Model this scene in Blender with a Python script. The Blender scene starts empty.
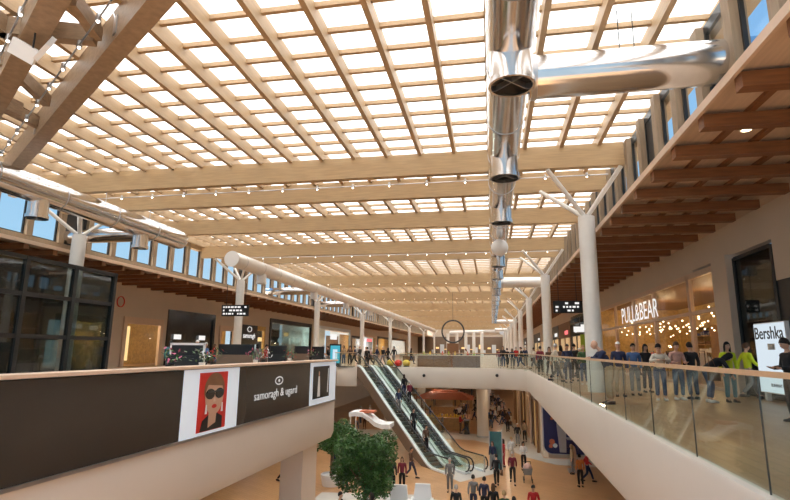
import bpy, bmesh, math, random
from mathutils import Vector, Matrix
R = random.Random(7)
C = bpy.context.scene.collection
sc = bpy.context.scene
PI = math.pi

# ------------------------------------------------------------------ camera
F = 517.0
AX = Vector((0.98341389, 0.18109532, 0.01007958))      # image frame (right, down, forward) in world axes: rows
M = Matrix(((0.98341389, 0.18109532, 0.01007958), (-0.0246613, 0.18856316, -0.98175137), (-0.17969121, 0.96521936, 0.18990168)))
EYE = Vector((0, 0, 1.4))
def ray(px, py): return M.transposed() @ Vector((px-395, py-250, F))
def at(px, py, x=None, y=None, z=None):
    r = ray(px, py)
    t = (x-EYE.x)/r.x if x is not None else (y-EYE.y)/r.y if y is not None else (z-EYE.z)/r.z
    return EYE + r*t
cam = bpy.data.cameras.new('camera'); co = bpy.data.objects.new('camera', cam); C.objects.link(co)
right = Vector(M[0]); up = -Vector(M[1]); fwd = Vector(M[2])
rm = Matrix((right, up, -fwd)).transposed().to_4x4(); rm.translation = EYE
co.matrix_world = rm
cam.sensor_width = 36; cam.lens = 36*F/790; cam.clip_end = 600
sc.camera = co
sc.view_settings.view_transform = 'Standard'; sc.view_settings.look = 'None'; sc.view_settings.gamma = 1
sc.view_settings.exposure = 0.0; sc.view_settings.use_curve_mapping = False
sc.cycles.use_denoising = True
sc.cycles.max_bounces = 8; sc.cycles.transparent_max_bounces = 24; sc.cycles.diffuse_bounces = 4
sc.cycles.sample_clamp_indirect = 6

# ------------------------------------------------------------------ materials
MAT = {}
def new_mat(name):
    m = bpy.data.materials.new(name); m.use_nodes = True; nt = m.node_tree
    for n in list(nt.nodes): nt.nodes.remove(n)
    out = nt.nodes.new('ShaderNodeOutputMaterial'); MAT[name] = m
    return m, nt, out
def pbr(name, col, rough=.6, metal=0, noise=.06, scale=6, stretch=(1,1,1), emit=None, estr=0, bump=0, spec=None):
    m, nt, out = new_mat(name)
    b = nt.nodes.new('ShaderNodeBsdfPrincipled'); nt.links.new(b.outputs[0], out.inputs[0])
    b.inputs['Roughness'].default_value = rough; b.inputs['Metallic'].default_value = metal
    if spec is not None: b.inputs['Specular IOR Level'].default_value = spec
    c = (*col, 1)
    if noise:
        tc = nt.nodes.new('ShaderNodeTexCoord'); mp = nt.nodes.new('ShaderNodeMapping'); mp.inputs['Scale'].default_value = stretch
        nz = nt.nodes.new('ShaderNodeTexNoise'); nz.inputs['Scale'].default_value = scale; nz.inputs['Detail'].default_value = 4
        rp = nt.nodes.new('ShaderNodeValToRGB')
        rp.color_ramp.elements[0].position = .3; rp.color_ramp.elements[1].position = .7
        rp.color_ramp.elements[0].color = tuple(max(0, v*(1-noise)) for v in col)+(1,)
        rp.color_ramp.elements[1].color = tuple(min(1, v*(1+noise)) for v in col)+(1,)
        nt.links.new(tc.outputs['Object'], mp.inputs[0]); nt.links.new(mp.outputs[0], nz.inputs['Vector'])
        nt.links.new(nz.outputs['Fac'], rp.inputs[0]); nt.links.new(rp.outputs[0], b.inputs['Base Color'])
        if bump:
            bp = nt.nodes.new('ShaderNodeBump'); bp.inputs['Strength'].default_value = bump
            nt.links.new(nz.outputs['Fac'], bp.inputs['Height']); nt.links.new(bp.outputs[0], b.inputs['Normal'])
    else: b.inputs['Base Color'].default_value = c
    if emit: b.inputs['Emission Color'].default_value = (*emit, 1); b.inputs['Emission Strength'].default_value = estr
    return m
def planks(name, c1, c2, w, h, rough, rot=0.0):
    m, nt, out = new_mat(name)
    b = nt.nodes.new('ShaderNodeBsdfPrincipled'); nt.links.new(b.outputs[0], out.inputs[0]); b.inputs['Roughness'].default_value = rough
    tc = nt.nodes.new('ShaderNodeTexCoord'); mp = nt.nodes.new('ShaderNodeMapping'); mp.inputs['Rotation'].default_value = (0, 0, rot)
    br = nt.nodes.new('ShaderNodeTexBrick'); br.inputs['Color1'].default_value = (*c1, 1); br.inputs['Color2'].default_value = (*c2, 1)
    br.inputs['Mortar'].default_value = tuple(v*.6 for v in c1)+(1,); br.inputs['Scale'].default_value = 1
    br.inputs['Brick Width'].default_value = w; br.inputs['Row Height'].default_value = h; br.inputs['Mortar Size'].default_value = .006
    nz = nt.nodes.new('ShaderNodeTexNoise'); nz.inputs['Scale'].default_value = .35; nz.inputs['Detail'].default_value = 5
    mx = nt.nodes.new('ShaderNodeMix'); mx.data_type = 'RGBA'; mx.blend_type = 'MULTIPLY'; mx.inputs[0].default_value = .35
    nt.links.new(tc.outputs['Object'], mp.inputs[0]); nt.links.new(mp.outputs[0], br.inputs['Vector']); nt.links.new(mp.outputs[0], nz.inputs['Vector'])
    nt.links.new(br.outputs['Color'], mx.inputs[6]); nt.links.new(nz.outputs['Fac'], mx.inputs[7]); nt.links.new(mx.outputs[2], b.inputs['Base Color'])
def glass(name, tint, refl=.04, opacity=.0, ocol=(.5,.6,.6), rough=.02, graze=.12):
    m, nt, out = new_mat(name)
    tr = nt.nodes.new('ShaderNodeBsdfTransparent'); tr.inputs[0].default_value = (*tint, 1)
    gl = nt.nodes.new('ShaderNodeBsdfGlossy'); gl.inputs['Roughness'].default_value = rough; gl.inputs[0].default_value = (1,1,1,1)
    df = nt.nodes.new('ShaderNodeBsdfDiffuse'); df.inputs[0].default_value = (*ocol, 1)
    m1 = nt.nodes.new('ShaderNodeMixShader'); m1.inputs[0].default_value = opacity
    nt.links.new(tr.outputs[0], m1.inputs[1]); nt.links.new(df.outputs[0], m1.inputs[2])
    fr = nt.nodes.new('ShaderNodeLayerWeight'); fr.inputs[0].default_value = .5
    pw_ = nt.nodes.new('ShaderNodeMath'); pw_.operation = 'POWER'; pw_.inputs[1].default_value = 4
    mm = nt.nodes.new('ShaderNodeMath'); mm.operation = 'MULTIPLY_ADD'; mm.inputs[1].default_value = graze; mm.inputs[2].default_value = refl
    nt.links.new(fr.outputs['Facing'], pw_.inputs[0])
    m2 = nt.nodes.new('ShaderNodeMixShader'); nt.links.new(pw_.outputs[0], mm.inputs[0]); nt.links.new(mm.outputs[0], m2.inputs[0])
    nt.links.new(m1.outputs[0], m2.inputs[1]); nt.links.new(gl.outputs[0], m2.inputs[2]); nt.links.new(m2.outputs[0], out.inputs[0])
def emis(name, col, s):
    m, nt, out = new_mat(name); e = nt.nodes.new('ShaderNodeEmission'); e.inputs[0].default_value = (*col, 1); e.inputs[1].default_value = s
    nt.links.new(e.outputs[0], out.inputs[0])
pbr('glulam', (.46,.315,.165), .6, noise=.10, scale=3, stretch=(.5,6,6))
pbr('rafter_wood', (.43,.295,.165), .55, noise=.08, scale=3, stretch=(6,.5,6))
pbr('shaded_hip_wood', (.31,.215,.135), .5, noise=.18, scale=3, stretch=(2,2,6))  # roof timber with shade put into its colour, for the silhouetted diagonal members
pbr('eave_wood', (.23,.09,.03), .5, noise=.2, scale=3, stretch=(.6,6,6))
pbr('soffit_board', (.62,.46,.33), .7, noise=.08, scale=3, stretch=(4,.4,1))
pbr('post_wood', (.33,.245,.16), .6, noise=.12, scale=4, stretch=(4,4,.5))
pbr('white_paint', (.82,.80,.75), .45, noise=.02)
pbr('cream', (.74,.65,.55), .55, noise=.02, scale=.6)
pbr('fascia', (.70,.635,.555), .5, noise=.02, scale=.5)
pbr('edge_trim', (.70,.52,.38), .5, noise=.04)
pbr('wall_cream', (.64,.54,.43), .7, noise=.03, scale=.5)
pbr('steel', (.74,.74,.75), .17, 1, noise=.05, scale=1.2, stretch=(1,.3,1), bump=.04)
pbr('steel_dull', (.55,.55,.56), .35, 1, noise=.05)
pbr('white_duct', (.75,.72,.68), .3, .35, noise=.03)
pbr('dark_metal', (.03,.033,.035), .4, .3, noise=0)
pbr('black', (.012,.012,.013), .45, noise=0)
pbr('black_gloss', (.012,.012,.012), .12, noise=0)
pbr('banner_dark', (.045,.036,.028), .25, noise=.05, scale=.5)
pbr('rubber', (.015,.015,.015), .35, noise=0)
pbr('step_metal', (.16,.18,.18), .35, .6, noise=.1, scale=30)
pbr('truss', (.20,.135,.09), .45, noise=.06, scale=.8)
pbr('deck_white', (.80,.84,.86), .3, .0, noise=0)
pbr('rail_wood', (.62,.42,.25), .4, noise=.08)
pbr('white', (.85,.85,.84), .5, noise=0)
pbr('poster_white', (.72,.78,.82), .4, noise=.02)
pbr('backlit_white', (.70,.78,.84), .4, noise=0, emit=(.75,.86,1), estr=.28)
pbr('red', (.62,.03,.02), .5, noise=.05)
pbr('pinkish', (.55,.12,.22), .6, noise=.1)
pbr('navy', (.02,.025,.12), .3, noise=.2, scale=1)
pbr('brown', (.22,.11,.05), .6, noise=.1)
pbr('orange_canopy', (.55,.15,.07), .7, noise=.1)
pbr('yellow', (.8,.55,.05), .6, noise=0)
pbr('green', (.35,.5,.04), .6, noise=0)
pbr('skin', (.62,.38,.26), .5, noise=.03)
pbr('trunk', (.16,.10,.06), .8, noise=.2, scale=12)
pbr('leaf', (.05,.13,.022), .45, noise=.5, scale=3)
pbr('leaf2', (.07,.17,.05), .5, noise=.5, scale=3)
pbr('teal_panel', (.05,.16,.17), .2, noise=.3, scale=1.5)
pbr('stone_pale', (.60,.56,.50), .4, noise=.05, scale=2)
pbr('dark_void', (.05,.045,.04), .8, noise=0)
pbr('shop_wood', (.50,.30,.12), .6, noise=.15, scale=5)
pbr('shop_gold', (.60,.40,.14), .6, noise=.2, scale=5)
pbr('lower_ceiling', (.45,.38,.32), .8, noise=.03)
planks('floor_wood', (.66,.35,.15), (.72,.40,.18), 1.6, .2, .3, .6)
planks('floor_upper', (.45,.26,.13), (.52,.32,.17), 1.6, .2, .38, PI/2)
glass('rail_glass', (.90,.95,.92), .035, .03, (.45,.52,.48))
glass('shop_glass', (.96,.96,.95), .02, graze=.06)
glass('dark_glass', (.55,.60,.58), .05, .06, (.12,.14,.14))
glass('sky_glass', (.97,.985,.99), .01, graze=.02)
emis('logo_grey', (1,.98,.95), .62); emis('bulb', (1,.8,.5), 9); emis('bulb_white', (1,.93,.82), 10); emis('sign_white', (1,.98,.95), .95); emis('screen', (.10,.55,.70), .8)
emis('screen_white', (.75,.9,1), .9); emis('sign_red', (1,.2,.2), 1.2); emis('panel_white', (.74,.84,.92), .95)
emis('window_light', (1,.68,.3), 1.3); emis('shop_back', (.62,.34,.12), .55)
# frosted roof glazing: real translucency, lit by the sun and the sky above it
m, nt, out = new_mat('frosted')
tl = nt.nodes.new('ShaderNodeBsdfTranslucent'); tl.inputs[0].default_value = (.97,.955,.93,1)
gg = nt.nodes.new('ShaderNodeBsdfDiffuse'); gg.inputs[0].default_value = (.9,.9,.88,1)
mx = nt.nodes.new('ShaderNodeMixShader'); mx.inputs[0].default_value = .12
nt.links.new(tl.outputs[0], mx.inputs[1]); nt.links.new(gg.outputs[0], mx.inputs[2]); nt.links.new(mx.outputs[0], out.inputs[0])
_cm = {}
def cmat(col, rough=.8):
    k = tuple(round(v, 3) for v in col)
    if k not in _cm: _cm[k] = pbr('cloth_%d' % len(_cm), k, rough, noise=.12, scale=9)
    return _cm[k]

# ------------------------------------------------------------------ world
w = bpy.data.worlds.new('world'); sc.world = w; w.use_nodes = True; nt = w.node_tree
bg = nt.nodes['Background']; tc = nt.nodes.new('ShaderNodeTexCoord'); sp = nt.nodes.new('ShaderNodeSeparateXYZ')
rp = nt.nodes.new('ShaderNodeValToRGB'); e = rp.color_ramp.elements
e[0].position = 0; e[0].color = (.62,.80,.93,1); e[1].position = .7; e[1].color = (.16,.42,.85,1)
e2 = e.new(.18); e2.color = (.40,.68,.93,1)
nt.links.new(tc.outputs['Generated'], sp.inputs[0]); nt.links.new(sp.outputs[2], rp.inputs[0]); nt.links.new(rp.outputs[0], bg.inputs[0])
bg.inputs[1].default_value = 1.0
sl = bpy.data.lights.new('sun', 'SUN'); sl.energy = 13.5; sl.angle = .02; sl.color = (1,.97,.92)
so = bpy.data.objects.new('sun', sl); C.objects.link(so); so.rotation_euler = (math.radians(12), math.radians(-14), 0)

# ------------------------------------------------------------------ mesh builder
class MB:
    def __init__(s): s.v = []; s.f = []
    def add(s, vs, fs):
        n = len(s.v); s.v += [Vector(v) for v in vs]; s.f += [tuple(i+n for i in f) for f in fs]; return s
    def hexa(s, p):     # 8 points: bottom 4 ccw, top 4 ccw
        return s.add(p, [(3,2,1,0),(4,5,6,7),(0,1,5,4),(1,2,6,5),(2,3,7,6),(3,0,4,7)])
    def box(s, x0, x1, y0, y1, z0, z1):
        return s.hexa([(x0,y0,z0),(x1,y0,z0),(x1,y1,z0),(x0,y1,z0),(x0,y0,z1),(x1,y0,z1),(x1,y1,z1),(x0,y1,z1)])
    def bar(s, a, b, w, h, up=(0,0,1)):   # rectangular bar from a to b, width w sideways, height h along up
        a = Vector(a); b = Vector(b); d = (b-a).normalized(); u = Vector(up); sd = d.cross(u).normalized(); u = sd.cross(d).normalized()
        o = [(-w/2,-h/2),(w/2,-h/2),(w/2,h/2),(-w/2,h/2)]
        P = [a+sd*i+u*j for i, j in o]; Q = [b+sd*i+u*j for i, j in o]
        return s.add(P+Q, [(0,1,2,3),(7,6,5,4),(0,4,5,1),(1,5,6,2),(2,6,7,3),(3,7,4,0)])
    def cyl(s, a, b, r0, r1=None, n=12, caps=True):
        r1 = r0 if r1 is None else r1
        a = Vector(a); b = Vector(b); d = (b-a).normalized(); t = Vector((0,0,1)) if abs(d.z) < .9 else Vector((1,0,0))
        u = d.cross(t).normalized(); w_ = d.cross(u).normalized()
        vs = []
        for p, r in ((a, r0), (b, r1)):
            for i in range(n): an = 2*PI*i/n; vs.append(p+u*math.cos(an)*r+w_*math.sin(an)*r)
        fs = [(i, (i+1)%n, n+(i+1)%n, n+i) for i in range(n)]
        if caps: fs += [tuple(range(n-1,-1,-1)), tuple(range(n, 2*n))]
        return s.add(vs, fs)
    def lathe(s, c, prof, n=16, axis='z'):
        c = Vector(c); vs = []; fs = []
        for r, h in prof:
            for i in range(n):
                an = 2*PI*i/n; p = Vector((math.cos(an)*r, math.sin(an)*r, h))
                if axis == 'y': p = Vector((p.x, p.z, p.y))
                vs.append(c+p)
        for k in range(len(prof)-1):
            for i in range(n): fs.append((k*n+i, k*n+(i+1)%n, (k+1)*n+(i+1)%n, (k+1)*n+i))
        return s.add(vs, fs)
    def sph(s, c, r, n=12, m=8, sc_=(1,1,1)):
        prof = [(max(.001, r*math.sin(PI*k/m)), -r*math.cos(PI*k/m)) for k in range(m+1)]
        k0 = len(s.v); s.lathe((0,0,0), prof, n)
        for i in range(k0, len(s.v)): v = s.v[i]; s.v[i] = Vector((v.x*sc_[0], v.y*sc_[1], v.z*sc_[2]))+Vector(c)
        return s
    def prism(s, poly, z0, z1):
        n = len(poly); vs = [(x, y, z0) for x, y in poly]+[(x, y, z1) for x, y in poly]
        fs = [tuple(range(n-1,-1,-1)), tuple(range(n, 2*n))]+[(i, (i+1)%n, n+(i+1)%n, n+i) for i in range(n)]
        return s.add(vs, fs)
    def tube(s, pts, r, n=8):
        for a, b in zip(pts[:-1], pts[1:]): s.cyl(a, b, r, n=n)
        return s
    def wallstrip(s, pts, z0, z1, t=.02):
        for a, b in zip(pts[:-1], pts[1:]):
            s.bar((a[0], a[1], (z0+z1)/2), (b[0], b[1], (z0+z1)/2), t, z1-z0)
        return s
    def build(s, name, mat, parent=None, smooth=False, origin=None):
        vs = s.v
        if parent is not None: off = Vector(parent['_o']) if '_o' in parent else Vector((0,0,0))
        elif origin is not None: off = Vector(origin)
        else:
            xs = [v.x for v in vs]; ys = [v.y for v in vs]; zs = [v.z for v in vs]
            off = Vector(((min(xs)+max(xs))/2, (min(ys)+max(ys))/2, min(zs)))
        me = bpy.data.meshes.new(name); me.from_pydata([tuple(v-off) for v in vs], [], s.f); me.update()
        bm = bmesh.new(); bm.from_mesh(me); bmesh.ops.recalc_face_normals(bm, faces=bm.faces); bm.to_mesh(me); bm.free()
        if smooth:
            for p in me.polygons: p.use_smooth = True
            try: me.set_sharp_from_angle(angle=math.radians(40))
            except Exception: pass
        me.materials.append(MAT[mat] if isinstance(mat, str) else mat)
        o = bpy.data.objects.new(name, me); C.objects.link(o)
        if parent is not None: o.parent = parent; OFF[o.name] = off; o['_o'] = tuple(off)
        else: o.location = off; o['_o'] = tuple(off)
        return o
OFF = {}
def tag(o, label, cat, group=None, kind=None):
    if label: o['label'] = label
    if cat: o['category'] = cat
    if group: o['group'] = group
    if kind: o['kind'] = kind
    return o
def struct(mb, name, mat, smooth=False):
    o = mb.build(name, mat, smooth=smooth); o['kind'] = 'structure'; return o
def empty(name, loc, label, cat, group=None):
    o = bpy.data.objects.new(name, None); C.objects.link(o); o.location = loc; o['_o'] = tuple(loc); o.empty_display_size = .2
    return tag(o, label, cat, group)
def copy_tree(o, parent=None):
    c = o.copy(); C.objects.link(c); c.parent = parent
    for ch in [x for x in CH.get(o.name, [])]: copy_tree(ch, c)
    return c
CH = {}
def index_children():
    CH.clear()
    for o in bpy.data.objects:
        if o.parent: CH.setdefault(o.parent.name, []).append(o)
def text(body, size, mat, parent, origin, xdir, updir, depth=.01, name='lettering', align='CENTER', bold=0, label=None, sx=1, width=None, height=None):
    cu = bpy.data.curves.new('t', 'FONT'); cu.body = body; cu.size = size; cu.extrude = depth; cu.align_x = align; cu.align_y = 'CENTER'; cu.offset = bold; cu.resolution_u = 3
    ob = bpy.data.objects.new('t', cu); C.objects.link(ob)
    me = bpy.data.meshes.new_from_object(ob.evaluated_get(bpy.context.evaluated_depsgraph_get()))
    bpy.data.objects.remove(ob)
    x = Vector(xdir).normalized(); u = Vector(updir).normalized(); n = x.cross(u)
    off = Vector(parent['_o']); sy = 1
    xs_ = [v.co.x for v in me.vertices]; ys_ = [v.co.y for v in me.vertices]; cx_ = (min(xs_)+max(xs_))/2; cy_ = (min(ys_)+max(ys_))/2
    if width: sx = width/(max(xs_)-min(xs_))
    if height: sy = height/(max(ys_)-min(ys_))
    if not width: cx_ = cy_ = 0
    for v in me.vertices: v.co = Vector(origin)-off+x*(v.co.x-cx_)*sx+u*(v.co.y-cy_)*sy+n*v.co.z
    me.materials.clear(); me.materials.append(MAT[mat])
    o = bpy.data.objects.new(name, me); C.objects.link(o); o.parent = parent; o['_o'] = tuple(off)
    if label: o['label'] = label
    return o
ORD = ['first','second','third','fourth','fifth','sixth','seventh','eighth','ninth','tenth','eleventh','twelfth','thirteenth','fourteenth','fifteenth','sixteenth','seventeenth','eighteenth','nineteenth','twentieth',
 'twenty-first','twenty-second','twenty-third','twenty-fourth','twenty-fifth','twenty-sixth','twenty-seventh','twenty-eighth','twenty-ninth','thirtieth']+['thirty-'+x for x in ('first','second','third','fourth','fifth','sixth','seventh','eighth','ninth')]+['fortieth']+['forty-'+x for x in ('first','second','third','fourth','fifth','sixth','seventh','eighth','ninth')]+['fiftieth']+['fifty-'+x for x in ('first','second','third','fourth','fifth','sixth','seventh','eighth','ninth')]+['sixtieth']
def nth(i): return ORD[i]

# ------------------------------------------------------------------ dimensions
XE = 2.75          # right gallery edge
XCR, XCL = 3.65, -18.6
ZG = -6.0
ROOF0, ROOF1 = 2.0, 190.0
# ------------------------------------------------------------------ floors
gx = lambda y: -5.62-.035*(18.2-y)      # banner gallery edge
struct(MB().box(-40, 30, -8, 120, ZG-.3, ZG), 'floor', 'floor_wood')
# pale stone inlays on the ground floor
inl = MB()
inl.prism([(3.4,39.9),(8,39.9),(8,37.6),(4.0,37.9),(2.2,40),(0.4,44),(-1.6,46.2),(-5,46.8),(-14,47),(-14,50),(-4,50),(0.4,49.4),(1.4,62),(3.2,50)], ZG, ZG+.006)
struct(inl, 'floor.001', 'stone_pale')
struct(MB().prism([(-9,20),(-2.0,20.0),(-2.2,27.6),(-4.2,28.6),(-9,28)], ZG, ZG+.006), 'floor.002', 'stone_pale')
struct(MB().prism([(-3.6,34.3),(-2.0,31.8),(0.6,35.2),(-0.9,37.2)], ZG, ZG+.006), 'floor.003', 'stone_pale')
# upper floors: right gallery, banner gallery, left gallery, far deck with escalator notch
NW = (-11.15,43.0)
def curve_corner(cx, cy, r, a0, a1, n=8): return [(cx+r*math.cos(math.radians(a0+(a1-a0)*i/n)), cy+r*math.sin(math.radians(a0+(a1-a0)*i/n))) for i in range(n+1)]
corner = curve_corner(XE-2.2, 41.2, 2.2, 0, 90, 8)    # rounded joint between gallery and bridge
edge_pts = [(XE,-2)] + corner + [(-7.75,43.4),(-9.05,44.9),(-11.15,43.15),(-13,42.9),(-13,18.2)]
edge_pts_b = [(-13,18.2),(gx(18.2)-.12,18.2)]+curve_corner(gx(18.2)-.12,18.08,.12,90,0,3)+[(gx(-2),-2)]
slab = [(9.2,-2),(9.2,190),(-27,190),(-27,-2)]+[(gx(-2),-2)]+list(reversed(edge_pts_b))[1:]+list(reversed(edge_pts))[1:]
# slab polygon is concave: build as separate convex-ish strips
def slabpoly(name, poly, z0, z1, mat):
    bm = bmesh.new(); vs = [bm.verts.new((x, y, z1)) for x, y in poly]; f = bm.faces.new(vs)
    r = bmesh.ops.extrude_face_region(bm, geom=[f]); 
    for v in [g for g in r['geom'] if isinstance(g, bmesh.types.BMVert)]: v.co.z = z0
    bmesh.ops.triangulate(bm, faces=[f for f in bm.faces if len(f.verts) > 4])
    bmesh.ops.recalc_face_normals(bm, faces=bm.faces)
    me = bpy.data.meshes.new(name); bm.to_mesh(me); bm.free(); me.materials.append(MAT[mat])
    o = bpy.data.objects.new(name, me); C.objects.link(o); o['kind'] = 'structure'; return o
slabpoly('floor.004', slab, -.12, 0, 'floor_upper')
def inset(pts, d): return pts
slabpoly('ceiling.001', slab, -1.5, -.14, 'lower_ceiling')
# fascias (cream bands on the void edges) with a rolled lower lip
def fascia(pts, name, z0=-1.6, z1=.02, t=.16):
    mb = MB(); n = len(pts)
    nr = []
    for i in range(n):
        a = Vector(pts[max(0,i-1)]); b = Vector(pts[min(n-1,i+1)]); d = (b-a).normalized(); nr.append(Vector((-d.y, d.x)))
    prof = [(.0,z1),(t,z1),(t+.03,z1-.06),(t+.03,z0+.22),(t-.05,z0+.02),(t-.16,z0-.02),(-.35,z0)]
    vs = []
    for p, q in zip(pts, nr):
        for d, z in prof: vs.append((p[0]+q.x*d, p[1]+q.y*d, z))
    k = len(prof); fs = []
    for i in range(n-1):
        for j in range(k-1): fs.append((i*k+j, (i+1)*k+j, (i+1)*k+j+1, i*k+j+1))
    fs += [tuple(range(k)), tuple(range((n-1)*k, n*k))[::-1]]
    mb.add(vs, fs); return struct(mb, name, 'fascia', smooth=True)
fascia([(XE,y) for y in (-2,0,4,8,14,20,28,36)]+corner+[(-3,43.4),(-7.75,43.4)], 'trim_1')
fascia([(-11.15,43.15),(-13,42.9),(-13.0,18.3)], 'trim_2')
fascia(list(edge_pts_b), 'trim_3', t=.12)
# ------------------------------------------------------------------ balustrades: one per run, each pane its own part
def balustrade(pts, name, label, step, zt=1.12, z0=-.05, wood=True, off=.08, railr=.035, seg=None, group=None):
    root = empty(name, (pts[0][0], pts[0][1], 0), label, 'railing', group)
    # resample
    P = [Vector((p[0], p[1], 0)) for p in pts]
    L = [0]
    for a, b in zip(P[:-1], P[1:]): L.append(L[-1]+(b-a).length)
    def pos(s):
        for i in range(len(P)-1):
            if s <= L[i+1]+1e-6: return P[i].lerp(P[i+1], (s-L[i])/max(1e-6, L[i+1]-L[i]))
        return P[-1]
    n = max(1, round(L[-1]/step)); ss = [L[-1]*i/n for i in range(n+1)]
    for a, b in zip(ss[:-1], ss[1:]):
        pa = pos(a+.012); pb = pos(b-.012)
        mb = MB(); mb.bar((pa.x,pa.y,(z0+zt)/2), (pb.x,pb.y,(z0+zt)/2), .018, zt-z0); mb.build('glass_pane', 'rail_glass', root)
    rl = MB(); kk = MB(); sm = max(n*2, 2)
    q = sorted(set([round(x, 4) for x in L]+[round(L[-1]*i/sm, 4) for i in range(sm+1)]))
    for a, b in zip(q[:-1], q[1:]):
        pa, pb = pos(a), pos(b)
        rl.bar((pa.x,pa.y,zt+.02), (pb.x,pb.y,zt+.02), .075, .055); kk.bar((pa.x,pa.y,z0+.03), (pb.x,pb.y,z0+.03), .06, .07)
    for a in ss[1:-1]:
        pa = pos(a); MB().cyl((pa.x,pa.y,z0), (pa.x,pa.y,zt), .009, n=6).build('glass_joint', 'dark_metal', root)
    rl.build('handrail', 'rail_wood', root); kk.build('base_channel', 'dark_metal', root)
    return root
balustrade([(XE-.05,y) for y in (.35,3.1,5,7,9.1,11.2,13.3,20,30,38,41.2)]+[(x-.05,y) for x,y in corner[1:]]+[(-3.2,43.35)], 'glass_balustrade', 'long glass balustrade with brown handrail along the right gallery edge', 1.95, zt=1.18)
balustrade([(-3.3,43.35),(-7.6,43.35)], 'glass_balustrade', 'glass balustrade on the bridge right of the escalator tops', 1.4)
balustrade([(-11.3,43.0),(-13.0,42.75)], 'glass_balustrade', 'short glass balustrade on the bridge left of the escalator tops', .9)

# ------------------------------------------------------------------ roof structure
XR0, XR1 = -21.2, 5.25
beams = [('pair', 20.3), ('single', 28.2), ('pair', 36.2), ('pair', 52.3), ('pair', 68.3), ('pair', 84.3), ('pair', 101), ('pair', 119), ('pair', 140), ('pair', 165)]
k = 0
for kind, y in beams:
    for yy in ([y-1.45, y+1.5] if kind == 'pair' else [y-.9]):
        nm = nth(k); k += 1
        mb = MB().box(-21.1, 4.82, yy-.15, yy+.15, 7.98, 8.84)
        o = mb.build('glulam_beam', 'glulam')
        tag(o, 'pale glulam cross beam spanning the hall, %s full beam from the front' % nm, 'beam', 'glulam cross beams of the roof')
# rafters
BY = [yy for kd_, y in beams for yy in ([y-1.45, y+1.5] if kd_ == 'pair' else [y-.9])]
xs = [0.07+1.31*i for i in range(-16, 4)]
for i, x in enumerate(xs):
    mb = MB().box(x-.07, x+.07, ROOF0, ROOF1, 8.76, 9.20)
    o = mb.build('roof_rafter', 'rafter_wood')
    j = i-16
    lab = ('timber rafter running away down the hall just left of the central steel duct' if j == 0 else
           'timber rafter running away down the hall, %s to the %s of the central steel duct' % (nth(abs(j)-(0 if j < 0 else 1)), 'left' if j < 0 else 'right'))
    tag(o, lab, 'rafter', 'rafters under the roof glazing')
# battens grid (ceiling)
mb = MB(); y = ROOF0+.3
while y < ROOF1:
    mb.box(XR0, XR1, y-.055, y+.055, 9.07, 9.195); y += .97
struct(mb, 'ceiling', 'rafter_wood')
struct(MB().box(XR0-.3, XR1+.3, ROOF0, ROOF1, 9.205, 9.23), 'window_1', 'frosted')
# roof edges closing the sides
struct(MB().box(XR1-.05, XR1+.35, ROOF0, ROOF1, 8.5, 9.2), 'trim_4', 'glulam')
struct(MB().box(XR0-.35, XR0+.05, ROOF0, ROOF1, 8.5, 9.2), 'trim_5', 'glulam')

# hip beams over the near left, with braces
dh = Vector((-.8265, .5629, 0)); nh = Vector((-.5629, -.8265, 0))
h0 = Vector((-5.82, 7.97, 0))
def hip(off, s0, s1, z0, z1, w_, label, mat='shaded_hip_wood', name='hip_beam'):
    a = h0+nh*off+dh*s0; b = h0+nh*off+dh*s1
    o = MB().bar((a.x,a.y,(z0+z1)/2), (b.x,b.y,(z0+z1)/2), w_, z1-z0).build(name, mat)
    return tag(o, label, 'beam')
hb = empty('hip_beam', (h0.x, h0.y, 7.95), 'massive brown diagonal beam crossing in front of the rafters, with steel plates', 'beam')
a = h0+nh*.22-dh*3.5; b = h0+nh*.22+dh*15.6
MB().bar((a.x,a.y,8.37),(b.x,b.y,8.37),.42,.84).build('timber', 'shaded_hip_wood', hb)
for s in (2.2, 9.8):
    p = h0+nh*.45+dh*s
    q = MB(); q.bar(p+Vector((0,0,8.05)), p+Vector((0,0,8.5)), .16, .03, up=nh); q.cyl(p+Vector((0,0,8.4)), p+Vector((0,0,8.72))+dh*.25, .018, n=6); q.build('steel_plate', 'steel_dull', hb)
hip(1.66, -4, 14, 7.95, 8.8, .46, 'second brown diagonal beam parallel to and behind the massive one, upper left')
for (p, q, wd, lab) in (((72,-2),(98,34),.2,'short brown brace between the two diagonal beams at the top'), ((3,58),(47,101),.2,'short brown brace between the two diagonal beams, lower one'), ((-8,100),(40,124),.2,'short brown brace between the two diagonal beams, lowest one')):
    tag(MB().bar(at(*p,z=8.35), at(*q,z=8.35), wd, .34).build('roof_brace', 'shaded_hip_wood'), lab, 'beam', 'braces between the diagonal beams')
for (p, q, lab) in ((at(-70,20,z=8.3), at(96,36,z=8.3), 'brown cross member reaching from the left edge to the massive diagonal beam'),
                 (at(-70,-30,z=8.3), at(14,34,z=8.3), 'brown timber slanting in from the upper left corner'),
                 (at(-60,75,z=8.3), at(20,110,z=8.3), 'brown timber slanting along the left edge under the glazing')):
    tag(MB().bar(p, q, .24, .4).build('cross_timber', 'shaded_hip_wood'), lab, 'beam')

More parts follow.
